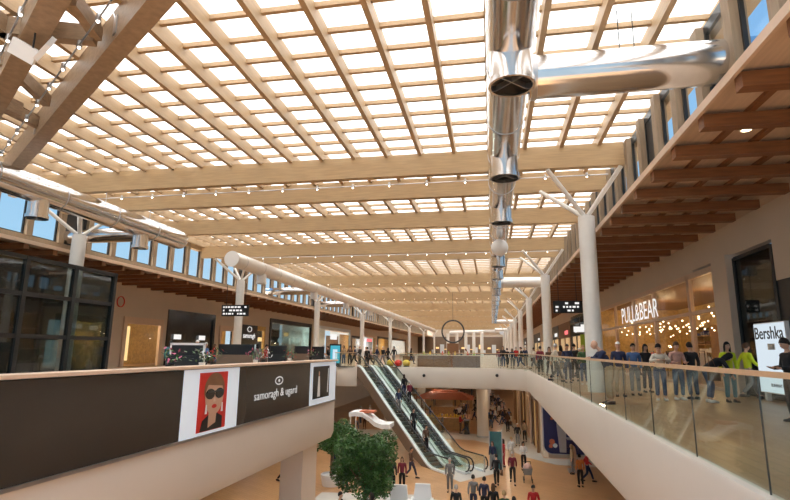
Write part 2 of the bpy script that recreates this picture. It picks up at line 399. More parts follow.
# ------------------------------------------------------------------ spotlight cables
def spot_cable(a, b, n, label, r=.02, bulb=.035):
    a = Vector(a); b = Vector(b); root = empty('spotlight_cable', a, label, 'light')
    MB().cyl(a, b, r, n=6).build('cable', 'steel_dull', root)
    for i in range(n):
        p = a.lerp(b, (i+.5)/n)
        f = MB().cyl(p+Vector((0,0,.10)), p+Vector((0,0,-.06)), .045, .06, n=10)
        s_ = f.build('spotlight', 'steel_dull', root, smooth=True)
        MB().sph(p+Vector((0,0,-.06)), bulb, 8, 5).build('lamp', 'bulb_white', s_)
    return root
a = h0+nh*.9-dh*3; b = h0+nh*.9+dh*13
spot_cable((a.x,a.y,7.95), (b.x,b.y,7.95), 12, 'steel cable of spotlights strung between the two diagonal beams')
a = h0+nh*2.05-dh*2; b = h0+nh*2.05+dh*11
spot_cable((a.x,a.y,7.95), (b.x,b.y,7.95), 10, 'steel cable of spotlights at the far upper left, beyond the diagonal beams')
for i, y in enumerate((20.3, 36.2, 52.3, 68.3)):
    spot_cable((-19,y,8.18), (4.6,y,8.18), 17 if i else 15, 'steel cable of spotlights crossing the hall inside the %s pair of cross beams' % nth(i), r=.022)
# projector heads hanging upper left
pj = empty('floodlight', tuple(at(33,48,z=7.6)), 'cluster of white box floodlights hanging in the upper left corner', 'light')
P = at(33,48,z=7.6)
MB().cyl(P+Vector((0,0,0)), P+Vector((0,0,.7)), .02).build('hanger', 'dark_metal', pj)
for dx, rz, ry in ((-.22,.3,.5),(.3,-.5,-.4)):
    q = MB().box(-.26,.26,-.05,.05,-.17,.17); mt = Matrix.Rotation(rz,3,'Z')@Matrix.Rotation(ry,3,'X')@Matrix.Rotation(ry,3,'Y')
    q.v = [mt@v+P+Vector((dx,0,-.05)) for v in q.v]; q.build('lamp_housing', 'white', pj)

# ------------------------------------------------------------------ eaves, clerestories
XEV = 4.12
def eave(side):
    sx = 1 if side == 'right' else -1
    x0, x1 = (XEV, 8.6) if sx > 0 else (-20.45, -26.1)
    # soffit
    struct(MB().box(min(x0,x1), max(x0,x1), 0, ROOF1, 6.04, 6.1), 'ceiling.002', 'soffit_board')
    struct(MB().box(min(x0,x0-sx*.07), max(x0,x0-sx*.07), 0, ROOF1, 5.93, 6.1), 'trim_6' if sx > 0 else 'trim_7', 'edge_trim')
    # longitudinal slats
    for i in range(1, 5):
        xx = x0+sx*(.1+i*(abs(x1-x0)-.6)/5)
        o = MB().box(xx-.065, xx+.065, 0, ROOF1, 5.955, 6.035).build('soffit_slat', 'eave_wood')
        tag(o, 'long thin brown slat under the %s eave, %s in from the outer edge' % (side, nth(i-1)), 'slat', 'slats under the %s eave' % side)
    n = 64; pitch = 1.6
    for i in range(n):
        y = 7.2+i*pitch
        if sx < 0: y += 9
        mb = MB(); xa, xb = x0+sx*.02, x1-sx*.6
        mb.box(min(xa,xb), max(xa,xb), y-.13, y+.13, 5.69, 5.95)
        o = mb.build('eave_beam', 'eave_wood')
        tag(o, 'short dark brown beam under the %s eave, %s from the front' % (side, nth(i) if i < 60 else 'one of the last'), 'beam', 'beams under the %s eave' % side if i < 60 else 'last beams under the %s eave' % side)
    for i in range(14):
        y = (11.2 if sx > 0 else 17.0)+i*3.2 
        c = MB().lathe((5.3 if sx > 0 else -22, y, 5.96), [(.001,.07),(.11,.07),(.13,0),(.10,-.01)], 12)
        o = c.build('downlight', 'white'); tag(o, 'round recessed downlight in the %s soffit, %s from the front' % (side, nth(i)), 'light', 'downlights in the %s soffit' % side)
        MB().lathe((5.3 if sx > 0 else -22, y, 5.95), [(.001,.0),(.095,.0)], 12).build('lamp', 'bulb', o)
eave('right'); eave('left')
nwin = 2
for side, xw, y0, n in (('right', 5.0, 4.0, 70), ('left', -21.3, 9.0, 90)):
    sx = 1 if side == 'right' else -1
    struct(MB().box(xw-.12, xw+.12, 0, ROOF1, 6.1, 6.5), 'trim_8' if sx > 0 else 'trim_9', 'post_wood')
    pitch = 1.62 if sx > 0 else 1.85
    for i in range(n):
        y = y0+i*pitch
        o = MB().box(xw-.16, xw+.16, y-.17, y+.17, 6.5, 8.84).build('timber_post', 'post_wood')
        tag(o, 'upright timber post between %s clerestory windows, %s' % (side, nth(i)+' from the front' if i < 60 else 'one of the farthest'), 'post', 'posts of the %s clerestory' % side if i < 60 else 'farthest posts of the %s clerestory' % side)
        ya, yb = y+.17, y+pitch-.17
        fr = MB()
        xx = xw+sx*.05
        fr.box(xx-.04, xx+.04, ya, ya+.07, 6.5, 8.84).box(xx-.04, xx+.04, yb-.07, yb, 6.5, 8.84).box(xx-.04, xx+.04, ya+.07, yb-.07, 6.5, 6.57).box(xx-.04, xx+.04, ya+.07, yb-.07, 8.6, 8.84)
        o = struct(fr, 'window_%d' % nwin, 'dark_metal'); nwin += 1
        dark = (i % 10 == 7)
        MB().box(xx-.01, xx+.01, ya+.07, yb-.07, 6.57, 8.6).build('panel' if dark else 'pane', 'dark_metal' if dark else 'sky_glass', o)

# ------------------------------------------------------------------ columns with four struts
def tree_column(x, y, label, zt=6.45, r=.3, group='white columns'):
    root = empty('branching_column', (x, y, 0), label, 'column', group)
    MB().cyl((x,y,0), (x,y,zt), r, n=28).build('shaft', 'white_paint', root, smooth=True)
    MB().cyl((x,y,zt), (x,y,zt+.06), r*.55, n=16).build('cap_plate', 'steel_dull', root, smooth=True)
    for dx, dy in ((-1.5,-1.35),(1.05,-1.35),(-1.5,1.4),(1.05,1.4)):
        MB().cyl((x+dx*.05,y+dy*.05,zt+.02), (x+dx,y+dy,7.95), .085, .085, n=10).build('strut', 'white_paint', root, smooth=True)
yr = [20.1, 35.9, 52.0, 68.3, 84.3, 101, 119, 140, 165]
for i, y in enumerate(yr):
    tree_column(XCR, y, 'round white column with four branching struts on the right gallery, %s from the front' % nth(i))
yl = [20.3, 36.2, 54.0, 74.3, 96, 119, 145, 172]
for i, y in enumerate(yl):
    tree_column(XCL, y, 'round white column with four branching struts on the left gallery, %s from the front' % nth(i))

# ------------------------------------------------------------------ ducts
XD, ZD, RD = .5, 7.38, .47
def seams(mb, y0, y1, x, z, r, st=2.66):
    y = y0
    while y < y1: mb.lathe((x, y, z), [(r-.005,-.02),(r+.012,-.02),(r+.012,.02),(r-.005,.02)], 28, 'y'); y += st
    return mb
dm = empty('steel_duct', (XD, 3, ZD), 'long shiny steel air duct with downward nozzles along the middle of the roof', 'duct')
MB().cyl((XD,3,ZD), (XD,96,ZD), RD, n=40).build('pipe', 'steel', dm, smooth=True)
seams(MB(), 4.9, 95, XD, ZD, RD).build('seam_band', 'steel_dull', dm, smooth=True)
def nozzle(x, y, ztop, zb, r, parent, mat='steel'):
    n = MB().lathe((x,y,0), [(r,ztop),(r,zb+.13),(r+.035,zb+.12),(r+.035,zb),(r-.02,zb),(r-.03,zb+.4)], 28).build('nozzle', mat, parent, smooth=True)
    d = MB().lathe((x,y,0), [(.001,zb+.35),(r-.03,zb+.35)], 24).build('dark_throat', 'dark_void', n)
    c = MB().box(x-r+.03, x+r-.03, y-.01, y+.01, zb+.08, zb+.2); c.box(x-.01, x+.01, y-r+.03, y+r-.03, zb+.08, zb+.2); 
    for v in c.v:
        dx, dy = v.x-x, v.y-y; v.x = x+(dx-dy)*.707; v.y = y+(dx+dy)*.707
    c.build('damper_vane', 'steel_dull', n)
for i in range(17):
    y = 9.45+5.55*i
    if i == 3: continue
    nozzle(XD, y, ZD-.1, 6.42, .415, dm)
gl = empty('globe_lamp', (XD,25.6,6.0), 'white globe lamp hanging under the central duct', 'light')
MB().sph((XD,25.7,6.45), .42, 20, 14).build('globe', 'white', gl, smooth=True)
MB().cyl((XD,25.7,6.85), (XD,25.7,6.905), .05).build('hanger', 'steel_dull', gl)
for i, (y, z, r, lab) in enumerate(((10.95, 7.38, .47, 'wide shiny steel branch duct crossing to the right eave, nearest one'), (46, 7.3, .45, 'pale branch duct crossing to the right beyond the second column'), (109, 7.3, .45, 'farther pale branch duct crossing to the right near the far columns'), (150, 7.3, .45, 'farthest pale branch duct crossing to the right at the end of the hall'))):
    b = empty('branch_duct', (XD+RD, y, z), lab, 'duct')
    MB().cyl((XD+RD-.02,y,z), (6.4,y,z), r, n=36).build('pipe', 'steel' if i == 0 else 'white_duct', b, smooth=True)
    MB().cyl((XD+RD+.02,y,z), (XD+RD+.14,y,z), r*.8+.12, n=30).build('collar', 'steel_dull', b, smooth=True)
    if i == 0:
        MB().cyl((3.2,y,z+r), (3.2,y,8.84), .012, n=6).cyl((2.9,y,z+r), (2.9,y,8.84), .012, n=6).build('suspension_wire', 'dark_metal', b)
XL, ZL, RL = -16.2, 7.02, .49
for (y0, y1, nz, lab) in ((9.5, 24.6, (15.6, 21.3), 'shiny steel duct with rounded end along the left windows, nearer one'), (30.1, 150, (34.6, 46, 57, 69, 83), 'long pale steel duct running down the left side of the hall')):
    b = empty('side_duct', (XL, y0, ZL), lab, 'duct')
    mat = 'steel' if y0 < 20 else 'white_duct'
    p = MB()
    prof = [(.001,y0),(RL,y0+.0),(RL,y1-.35),(RL*.93,y1-.15),(RL*.7,y1),(.001,y1+.05)]
    p.lathe((XL,0,ZL), prof, 32, 'y'); p.build('pipe', mat, b, smooth=True)
    seams(MB(), y0+1.3, y1-.5, XL, ZL, RL, 2.8).build('seam_band', 'steel_dull', b, smooth=True)
    if y0 > 20: MB().cyl((XL,y0-.03,ZL),(XL,y0+.03,ZL), RL+.02, n=30).build('end_cap', 'white', b, smooth=True)
    for y in nz: nozzle(XL, y, ZL-.1, ZL-1.05, .34, b, mat)
    hg = MB(); y = y0+2
    for y in BY:
        if y0+.5 < y < y1-.5: hg.cyl((XL,y,ZL+RL-.02), (XL,y,7.98), .015, n=6)
    hg.build('suspension_rod', 'steel_dull', b)
for y in (22.4, 47.5, 62):
    b = empty('branch_duct', (XL, y, ZL-.3), 'steel branch duct passing through the left clerestory, %s' % {22.4:'under the rounded duct end',47.5:'behind the third left column',62:'farther down the hall'}[y], 'duct')
    MB().cyl((XL-.4,y,ZL-.1), (-21.6,y,ZL-.1), .36, n=28).build('pipe', 'steel', b, smooth=True)

# ------------------------------------------------------------------ walls
XW = 8.6; XWL = -26.1
struct(MB().box(XW, XW+.3, 24.0, ROOF1, 4.75, 6.2).box(XW, XW+.3, -2, 24.0, 4.9, 6.2), 'wall_right', 'wall_cream')
struct(MB().box(XWL-.3, XWL, 12, ROOF1, 5.0, 6.2), 'wall_left', 'wall_cream')
struct(MB().box(-60, 40, ROOF1, ROOF1+.3, -6, 12), 'wall_far', 'wall_cream')
struct(MB().box(XW, XW+6, -2.4, -2.1, 0, 6), 'wall_near', 'wall_cream')

# ------------------------------------------------------------------ right hand shops
def room(x0, x1, y0, y1, z0, z1, wallmat, name, floormat='floor_upper'):
    # shop interior shell: back wall, two side walls, floor, ceiling; open towards the gallery
    sgn = 1 if x1 > x0 else -1
    mb = MB(); xa, xb = min(x0,x1), max(x0,x1)
    mb.box(x1-.05 if sgn > 0 else x1, x1 if sgn > 0 else x1+.05, y0, y1, z0, z1).box(xa, xb, y0-.05, y0, z0, z1).box(xa, xb, y1, y1+.05, z0, z1)
    struct(mb, name, wallmat)
    struct(MB().box(xa, xb, y0, y1, z0-.06, z0+.003), 'floor.005', floormat)
    struct(MB().box(xa, xb, y0-.05, y1+.05, z1, z1+.05), 'ceiling.003', 'brown')
room(XW+.05, 14.5, 21.5, 44.2, 0, 4.7, 'shop_gold', 'wall_shop')
def plight(p, e, col=(1,.75,.45), r=.25):
    l = bpy.data.lights.new('shop_light', 'POINT'); l.energy = e; l.color = col; l.shadow_soft_size = r
    o = bpy.data.objects.new('shop_light', l); C.objects.link(o); o.location = p
for y in (23.5, 29.5, 36, 41.5): plight((11.2,y,3.6), 110, (1,.66,.33))
for i, (y, z) in enumerate(((24.5,1.7),(29,1.7),(33,1.7),(38,1.7))):
    t = empty('display_shelf', (14.1,y,0), 'wooden wall shelf of folded clothes inside the lit right shop, %s from the front' % nth(i), 'shelf', 'clothes shelves in the lit shop')
    q = MB()
    for k_ in range(6): q.box(13.7,14.4,y-1.5,y+1.5,.3+k_*.55,.34+k_*.55)
    q.box(13.7,14.4,y-1.55,y-1.5,0,3.2).box(13.7,14.4,y+1.5,y+1.55,0,3.2); q.build('shelf_frame', 'shop_wood', t)
    for k_ in range(5):
        q = MB()
        for j in range(7): yy = y-1.3+j*.4; q.box(13.75,14.2,yy,yy+.28,.34+k_*.55,.34+k_*.55+R.uniform(.1,.35))
        q.build('folded_clothes', ['white','brown','navy','shop_wood','poster_white'][(k_+i)%5], t)
for i in range(5):
    y = 21+i*4.2
    t = empty('clothes_rack', (10.4,y,0), 'rail of hanging clothes behind the shop glass, %s from the front' % nth(i), 'rack', 'clothes racks in the lit shop')
    MB().cyl((10.4,y-.8,0),(10.4,y-.8,1.5),.02).cyl((10.4,y+.8,0),(10.4,y+.8,1.5),.02).cyl((10.4,y-.8,1.5),(10.4,y+.8,1.5),.02).build('rack_frame', 'dark_metal', t)
    for j in range(6):
        yy = y-.65+j*.26; MB().hexa([(10.2,yy-.04,.6),(10.6,yy-.04,.6),(10.6,yy+.04,.6),(10.2,yy+.04,.6),(10.25,yy-.03,1.42),(10.55,yy-.03,1.42),(10.55,yy+.03,1.42),(10.25,yy+.03,1.42)]).build('garment', ['navy','brown','white','black','red','poster_white'][(i+j)%6], t)
b0 = MB().sph((9.3,20,3.3), .038, 8, 6).build('bulb', 'bulb')
tag(b0, 'small glowing bulbs strung under the ceiling of the lit right shop', 'light', 'glowing bulbs in the lit shop'); nb = 0
for r_ in range(7):
    for c_ in range(14):
        if nb == 0: o = b0
        else: o = b0.copy(); C.objects.link(o)
        o.location = (9.1+r_*.7, 22.1+c_*1.6+R.uniform(-.5,.5), 2.75+R.uniform(-.3,.55)); nb += 1
# shopfront frame with mullions and panes
sf = empty('shopfront', (XW, 30, 0), 'wide glazed shopfront with beige frames and glowing white name letters on the right gallery', 'shopfront')
fr = MB()
ms = [21.65, 24.65, 29.8, 33.9, 38.7, 44.2]
for y in ms: fr.box(XW-.06, XW+.1, y-.14, y+.14, 0, 4.75)
fr.box(XW-.05, XW+.08, ms[0], ms[-1], 3.02, 3.16).box(XW-.06, XW+.1, ms[0], ms[-1], 4.55, 4.78).box(XW-.05, XW+.08, ms[0], ms[-1], 0, .12)
fr.build('frame', 'edge_trim', sf)
for a, b in zip(ms[:-1], ms[1:]):
    MB().box(XW, XW+.02, a+.14, b-.14, .12, 3.02).build('glass_pane', 'shop_glass', sf)
    MB().box(XW, XW+.02, a+.14, b-.14, 3.16, 4.55).build('glass_pane', 'shop_glass', sf)
_a = at(622,317,x=XW-.2); _b = at(658,309,x=XW-.2)
text('PULL&BEAR', 1.17, 'sign_white', sf, (XW-.2, (_a.y+_b.y)/2, 3.70), (0,-1,0), (0,0,1), .004, 'sign_letters', bold=.0, label='glowing white capital letters', width=abs(_a.y-_b.y), height=.98)
# pilaster, dark glazed unit, lightbox
struct(MB().box(XW-.25, XW+.3, 20.25, 21.5, 0, 4.9), 'trim_10', 'wall_cream')
room(XW+.05, 13, 14.5, 20.2, 0, 4.7, 'dark_void', 'wall_shop.001')
du = empty('shopfront', (XW, 19, 0), 'tall dark glass shopfront at the right edge, behind the white lightbox', 'shopfront')
MB().box(XW-.04,XW+.06,20.1,20.22,0,4.75).box(XW-.04,XW+.06,17.5,17.66,0,4.75).box(XW-.04,XW+.06,17.66,20.1,4.66,4.78).build('frame', 'dark_metal', du)
MB().box(XW,XW+.02,17.66,20.1,0,4.66).build('glass_pane', 'dark_glass', du)
for z in (1.9, 2.6): 
    for j in range(4): tag(MB().box(12.2,12.25,15.2+j*1.2,15.9+j*1.2,z,z+.28).build('display_screen', 'screen_white' if z > 2 else 'screen'), 'small glowing screens on the back wall behind the dark glass', 'screen', 'screens behind the dark glass')
struct(MB().box(XW-.02, XW+.3, 5, 17.5, 3.6, 4.9), 'wall_right.001', 'wall_cream')
struct(MB().box(XW, XW+.3, 5, 17.5, 0, 3.6), 'wall_right.002', 'black')
lb = empty('lightbox_sign', (8.25, 17.5, 0), 'tall white lightbox sign with black script name at the right edge', 'sign')
MB().box(8.2,8.32,16.6,18.4,.24,2.33).box(8.2,8.32,16.8,16.95,0,.24).box(8.2,8.32,18.05,18.2,0,.24).build('case', 'white', lb)
MB().box(8.185,8.2,16.63,18.37,.27,2.30).build('panel', 'panel_white', lb)
text('Bershka', .52, 'black', lb, (8.18,17.52,2.0), (0,-1,0), (0,0,1), .004, bold=.004)
MB().box(8.17,8.184,17.22,17.62,1.52,1.70).build('badge', 'steel_dull', lb)
text('BSK', .14, 'white', lb, (8.165,17.42,1.6), (0,-1,0), (0,0,1), .004)
text('RUNWAY IN', .14, 'black', lb, (8.18,17.3,.48), (0,-1,0), (0,0,1), .004)
# pillar between shops behind column one, then further frontages
struct(MB().box(XW-.15, XW+.3, 44.35, 45.8, 0, 4.75), 'trim_11', 'wall_cream')
struct(MB().box(14.6, 14.9, 41, ROOF1, 0, 4.8), 'wall_shop.002', 'shop_wood')
fronts = [(45.9,52,'black','screen_white'),(52.6,60,'dark_void','sign_white'),(60.5,70,'brown','sign_red'),(70.5,82,'black','sign_white'),(82.5,96,'wall_cream','sign_white'),(96.5,112,'black','sign_white'),(112.5,135,'brown','sign_white'),(136,160,'black','sign_white')]
for i, (a, b, mt, sg) in enumerate(fronts):
    t = empty('shopfront', (XW, (a+b)/2, 0), 'right gallery shopfront with %s header, %s beyond the lit fashion shop' % ({'black':'black','dark_void':'charcoal','brown':'brown','wall_cream':'cream'}[mt], nth(i)), 'shopfront')
    MB().box(XW-.1,XW+.1,a,b,3.0,4.75).box(XW-.1,XW+.1,a,a+.3,0,3).box(XW-.1,XW+.1,b-.3,b,0,3).box(XW-.05,XW+.05,(a+b)/2-.1,(a+b)/2+.1,0,3).build('frame', mt, t)
    MB().box(XW,XW+.02,a+.3,(a+b)/2-.1,0,3).build('glass_pane', 'shop_glass', t); MB().box(XW,XW+.02,(a+b)/2+.1,b-.3,0,3).build('glass_pane', 'shop_glass', t)
    MB().box(XW-.16,XW-.1,a+1.2,a+3.6,3.35,3.8).build('sign_panel', sg, t)
    plight((11.5,(a+b)/2,3.2), 160, (1,.8,.6))
tag(MB().box(XW-1.0,XW-.12,47.8,47.9,1.4,2.9).build('banner_sign', 'green'), 'bright green hanging panel sign in front of the black shopfront', 'sign')
for i, (y, z) in enumerate(((46.6,3.2),(50.6,3.2))):
    tag(MB().box(XW-1.1,XW-.14,y,y+.12,z,z+.5).build('blade_sign', 'sign_white'), 'small lit white blade sign sticking out of the black shopfront, %s one' % ('nearer' if i == 0 else 'farther'), 'sign')
# glass balcony-like upper screen above black shop (pale glazed box)
tag(MB().box(XW-1.2,XW-.2,46.2,51.5,3.85,4.6).build('glazed_canopy', 'dark_glass'), 'pale glass canopy over the black shopfront behind the second column', 'canopy')

# ------------------------------------------------------------------ hanging signs
def hang_sign(px0, px1, pyt, pyb, y, label, zt=5.95):
    A = at(px0,pyt,y=y); B = at(px1,pyb,y=y)
    x0, x1, z1, z0 = A.x, B.x, A.z, B.z
    t = empty('hanging_sign', ((x0+x1)/2,y,z0), label, 'sign')
    MB().box(x0,x1,y,y+.12,z0,z1).build('board', 'black', t)
    MB().cyl((x0+.3,y+.06,z1),(x0+.3,y+.06,zt),.02,n=6).cyl((x1-.3,y+.06,z1),(x1-.3,y+.06,zt),.02,n=6).build('hanger_rod', 'dark_metal', t)
    h = z1-z0
    for r_, s_ in enumerate(('\u2190 SHOPS 1-24   \u2191 CAFE', 'WC   \u2197 P')):
        pass
    q = MB(); n = 0
    for r_ in range(3):                       # rows of small white pictogram marks
        xx = x0+.12; zc = z1-h*(.2+.3*r_)
        while xx < x1-.25:
            w_ = R.choice((.1,.16,.22)); 
            if R.random() < .78: q.box(xx, xx+w_, y-.012, y, zc-h*.07, zc+h*.08)
            xx += w_+.07
    q.build('white_lettering', 'sign_white', t)
hang_sign(553, 583, 301, 313, 30, 'black hanging direction sign with white marks between the first two right columns')
hang_sign(222, 248, 305, 316, 34, 'black hanging direction sign with white marks behind the second left column')

# ------------------------------------------------------------------ left hand shops
def lfront(a, b, zt, framemat, label, sign=None, glassm='shop_glass', inner='shop_gold', light=200, lc=(1,.75,.45)):
    x = XWL
    t = empty('shopfront', (x,(a+b)/2,0), label, 'shopfront')
    MB().box(x-.1,x+.12,a,a+.35,0,zt).box(x-.1,x+.12,b-.35,b,0,zt).box(x-.1,x+.12,a+.35,b-.35,zt-.5,zt).build('frame', framemat, t)
    if glassm: MB().box(x-.02,x,a+.35,b-.35,0,zt-.5).build('glass_pane', glassm, t)
    MB().box(x-5,x-4.9,a,b,0,zt).build('back_panel', inner, t)
    if light: plight((x-2.5,(a+b)/2,3.0), light, lc)
    return t
lw = MB()
lfronts = [(26.5,31.8,3.5),(33.4,38.0,3.6),(38.6,46.0,4.5),(47.0,50.2,3.6),(50.6,57.4,3.9),(58.7,73.4,5.0),(74.5,95,5.0),(96,104,4),(105,118,4.5),(119,135,4.5),(136,160,4.5)]
yp = 12
for a, b, zt in lfronts:
    lw.box(XWL-.3, XWL, yp, a, 0, 5.0); lw.box(XWL-.3, XWL, a, b, zt, 5.0); yp = b
lw.box(XWL-.3, XWL, yp, ROOF1, 0, 5.0)
struct(lw, 'wall_left.001', 'wall_cream')
struct(MB().box(XWL-6,XWL,12,ROOF1,-.1,.0), 'floor.006', 'floor_upper')
struct(MB().box(XWL-6,XWL-.3,12,ROOF1,5.0,5.1), 'ceiling.004', 'wall_cream')
t = lfront(26.5,31.8,3.5,'edge_trim','small gold lit shop window at the far left by the dark glass front', light=200)
t = lfront(33.4,38.0,3.6,'edge_trim','gold glowing shopfront with a lit window display on the left gallery', light=420)
MB().box(XWL-1.6,XWL-1.5,34.1,36.2,.4,3.0).build('display_panel', 'window_light', t)
t = lfront(38.6,46.0,4.5,'black_gloss','solid black shopfront with two small white signs on the left gallery', glassm='black_gloss', light=0)
for y in (39.5, 43.3): MB().box(XWL+.12,XWL+.16,y,y+1.0,2.1,2.5).build('sign_panel', 'sign_white', t)
lfront(47.0,50.2,3.6,'edge_trim','narrow beige shop window left of the black eye sign', light=160)
t = lfront(50.6,57.4,3.9,'shop_gold','warm lit shopfront under a black eye logo sign on the left gallery', light=320)
sg = MB().box(XWL+.14,XWL+.24,50.9,55.0,2.4,3.9).build('sign_board', 'black', t)
text('samoragh', .75, 'sign_white', t, (XWL+.26,53.0,2.75), (0,1,0), (0,0,1), .01, 'lettering')
MB().lathe((0,0,0), [(.3,0),(.36,0),(.36,.02),(.3,.02)], 20).build('eye_ring', 'sign_white', t)
o = t.children[-1] if t.children else None
for o in bpy.data.objects:
    if o.name.startswith('eye_ring'):
        off = Vector(t['_o'])
        for v in o.data.vertices:
            p = v.co+off; v.co = Vector((XWL+.26+p.z, 53.0+p.x*1.5, 3.45+p.y*.8))-off
lfront(58.7,73.4,5.0,'black','wide dark shopfront with faint lit goods left of the third left column', inner='dark_void', light=120, glassm='dark_glass')
for i in range(6): tag(MB().box(XWL-3,XWL-2.8,60+i*2.1,61.2+i*2.1,1.4+(i%3)*.9,1.9+(i%3)*.9).build('lit_display', 'window_light' if i%2 else 'screen_white'), 'small lit display panels inside the wide dark left shop', 'display', 'displays in the dark left shop')
t = lfront(74.5,95,5.0,'poster_white','greenish glass shopfront with a white lit sign between the third and fourth left columns', inner='poster_white', light=500, lc=(.8,1,.9))
MB().box(XWL+.1,XWL+.2,82.5,86,3.0,3.9).build('sign_panel', 'sign_white', t)
lfront(96,104,4,'black','dark doorway shopfront right of the greenish glass shop', inner='brown', light=150)
t = lfront(105,118,4.5,'edge_trim','beige shopfront with a red lit sign on the left gallery', light=260)
MB().box(XWL+.1,XWL+.2,108,112.5,3.1,3.7).build('sign_panel', 'sign_red', t)
lfront(119,135,4.5,'black','black framed shopfront far down the left gallery with white shelves', inner='poster_white', light=420, lc=(.95,.95,1))
lfront(136,160,4.5,'brown','brown framed shopfront at the far end of the left gallery', light=350)
rg = empty('wall_sign', (XWL,32.8,4.5), 'thin red ring sign high on the beige left wall', 'sign')
q = MB(); q.lathe((0,0,0), [(.34,0),(.40,0),(.40,.05),(.34,.05),(.34,0)], 24)
q.v = [Vector((XWL+.01+p.z, 32.9+p.x, 4.6+p.y)) for p in q.v]; q.build('ring', 'red', rg, smooth=True)
# dark steel and glass screen at the near left, in front of the first column
dg = empty('glass_screen', (-17.6,17,0), 'tall dark steel framed glass screen at the left edge hiding the first left column', 'screen wall')
fr = MB(); zt = 4.85
ys = (9, 11.6, 14.2, 16.8, 19.2, 21.6)
for y in ys: fr.box(-17.7,-17.5,y-.09,y+.09,0,zt)
for z in (.0, 1.7, 3.3, zt-.16): fr.box(-17.68,-17.52,ys[0],ys[-1],z,z+.16)
for x in (-19.6,-21.4):
    fr.box(x-.09,x+.09,21.5,21.7,0,zt)
for z in (.0, 1.7, 3.3, zt-.16): fr.box(-21.4,-17.6,21.52,21.68,z,z+.16)
fr.build('frame', 'dark_metal', dg)
for a, b in zip(ys[:-1], ys[1:]): MB().box(-17.61,-17.59,a+.09,b-.09,.16,zt-.1).build('glass_pane', 'dark_glass', dg)
MB().box(-21.3,-17.7,21.59,21.61,.16,zt-.1).build('glass_pane', 'dark_glass', dg)
struct(MB().box(-25.9,-25.6,5,26,0,6.1), 'wall_left.004', 'dark_metal')
for i in range(5): tag(MB().box(-24.6,-23.6,9+i*2.6,11.0+i*2.6,.0,1.7+.5*(i%2)).build('display_cabinet', 'shop_wood' if i%2 else 'steel_dull'), 'cabinets standing behind the dark glass screen at the left edge', 'cabinet', 'cabinets behind the dark glass screen')

# ------------------------------------------------------------------ banner gallery (near left)
G1 = Vector((gx(18.2), 18.0, 0)); G0 = Vector((gx(1), 1, 0)); gd = (G1-G0).normalized(); gn = Vector((gd.y, -gd.x, 0))
def gp(s, off, z): p = G1-gd*s+gn*off; return Vector((p.x, p.y, z))      # s metres back from the corner
def onface(px, py):
    r = ray(px, py); P0 = G1+gn*.17; t = (P0-EYE).dot(gn)/r.dot(gn); return (G1-(EYE+r*t)).dot(gd), (EYE+r*t).z
bn = empty('advertising_banner', tuple(gp(5,.2,-.35)), 'long dark advertising banner with poster panels along the near left gallery edge', 'banner')
ZB0, ZB1 = -.30, .98
def panel(s0, s1, z0, z1, o0, o1, mat, name, parent=bn, label=None):
    a, b = gp(s1,0,0), gp(s0,0,0)
    q = MB(); A = [gp(s1,o0,z0),gp(s0,o0,z0),gp(s0,o1,z0),gp(s1,o1,z0),gp(s1,o0,z1),gp(s0,o0,z1),gp(s0,o1,z1),gp(s1,o1,z1)]
    q.hexa(A); o = q.build(name, mat, parent)
    if label: o['label'] = label
    return o
s_w2a, s_w2b = onface(310,362)[0], .02
s_w1a, s_w1b = onface(184,363)[0], onface(239,363)[0]
panel(0.0, 16.2, ZB0, ZB1, .10, .165, 'black', 'backing')
panel(s_w2a, s_w1b, ZB0, ZB1, .17, .19, 'banner_dark', 'dark_panel')
panel(s_w1a, 16.2, ZB0, ZB1, .17, .19, 'banner_dark', 'dark_panel')
panel(s_w2b, s_w2a, ZB0, ZB1, .17, .20, 'backlit_white', 'white_panel', label='white panel with a small dark fashion photo')
panel(s_w1b, s_w1a, ZB0, ZB1, .17, .20, 'backlit_white', 'white_panel', label='white panel around the red portrait poster')
panel(0.0, 16.2, ZB0-.05, ZB0, .10, .22, 'steel_dull', 'bottom_rail')
# small photo
sa, sb = onface(312.5,370)[0], onface(328.5,370)[0]
ph = panel(sb, sa, ZB0+.17, ZB1-.12, .20, .21, 'dark_metal', 'photo_panel')
def fig(pts, off, mat, parent, name, th=.006, label=None):   # flat printed shape on the banner face: (s, z) polygon
    n = len(pts); A = [gp(s,off,z) for s, z in pts]+[gp(s,off+th,z) for s, z in pts]
    q = MB().add(A, [tuple(range(n)), tuple(range(2*n-1,n-1,-1))]+[(i,(i+1)%n,n+(i+1)%n,n+i) for i in range(n)])
    o = q.build(name, mat, parent)
    if label: o['label'] = label
    return o
def ell(sc_, zc, rs, rz, n=20, a0=0, a1=360): return [(sc_+rs*math.cos(math.radians(a0+(a1-a0)*i/n)), zc+rz*math.sin(math.radians(a0+(a1-a0)*i/n))) for i in range(n)]
sm_ = sb+(sa-sb)*.65; hh = ZB1-ZB0
fig([(sm_-.1,ZB0+.22),(sm_+.14,ZB0+.22),(sm_+.1,ZB0+.6),(sm_+.08,ZB0+.85),(sm_-.04,ZB0+.85),(sm_-.08,ZB0+.55)], .211, 'white', ph, 'white_dress')
fig(ell(sm_+.02,ZB0+.93,.05,.08,12), .211, 'skin', ph, 'printed_head')
fig([(sb+.12,ZB0+.3),(sb+.2,ZB0+.3),(sb+.16,ZB1-.2),(sb+.08,ZB1-.2)], .211, 'poster_white', ph, 'printed_curtain')
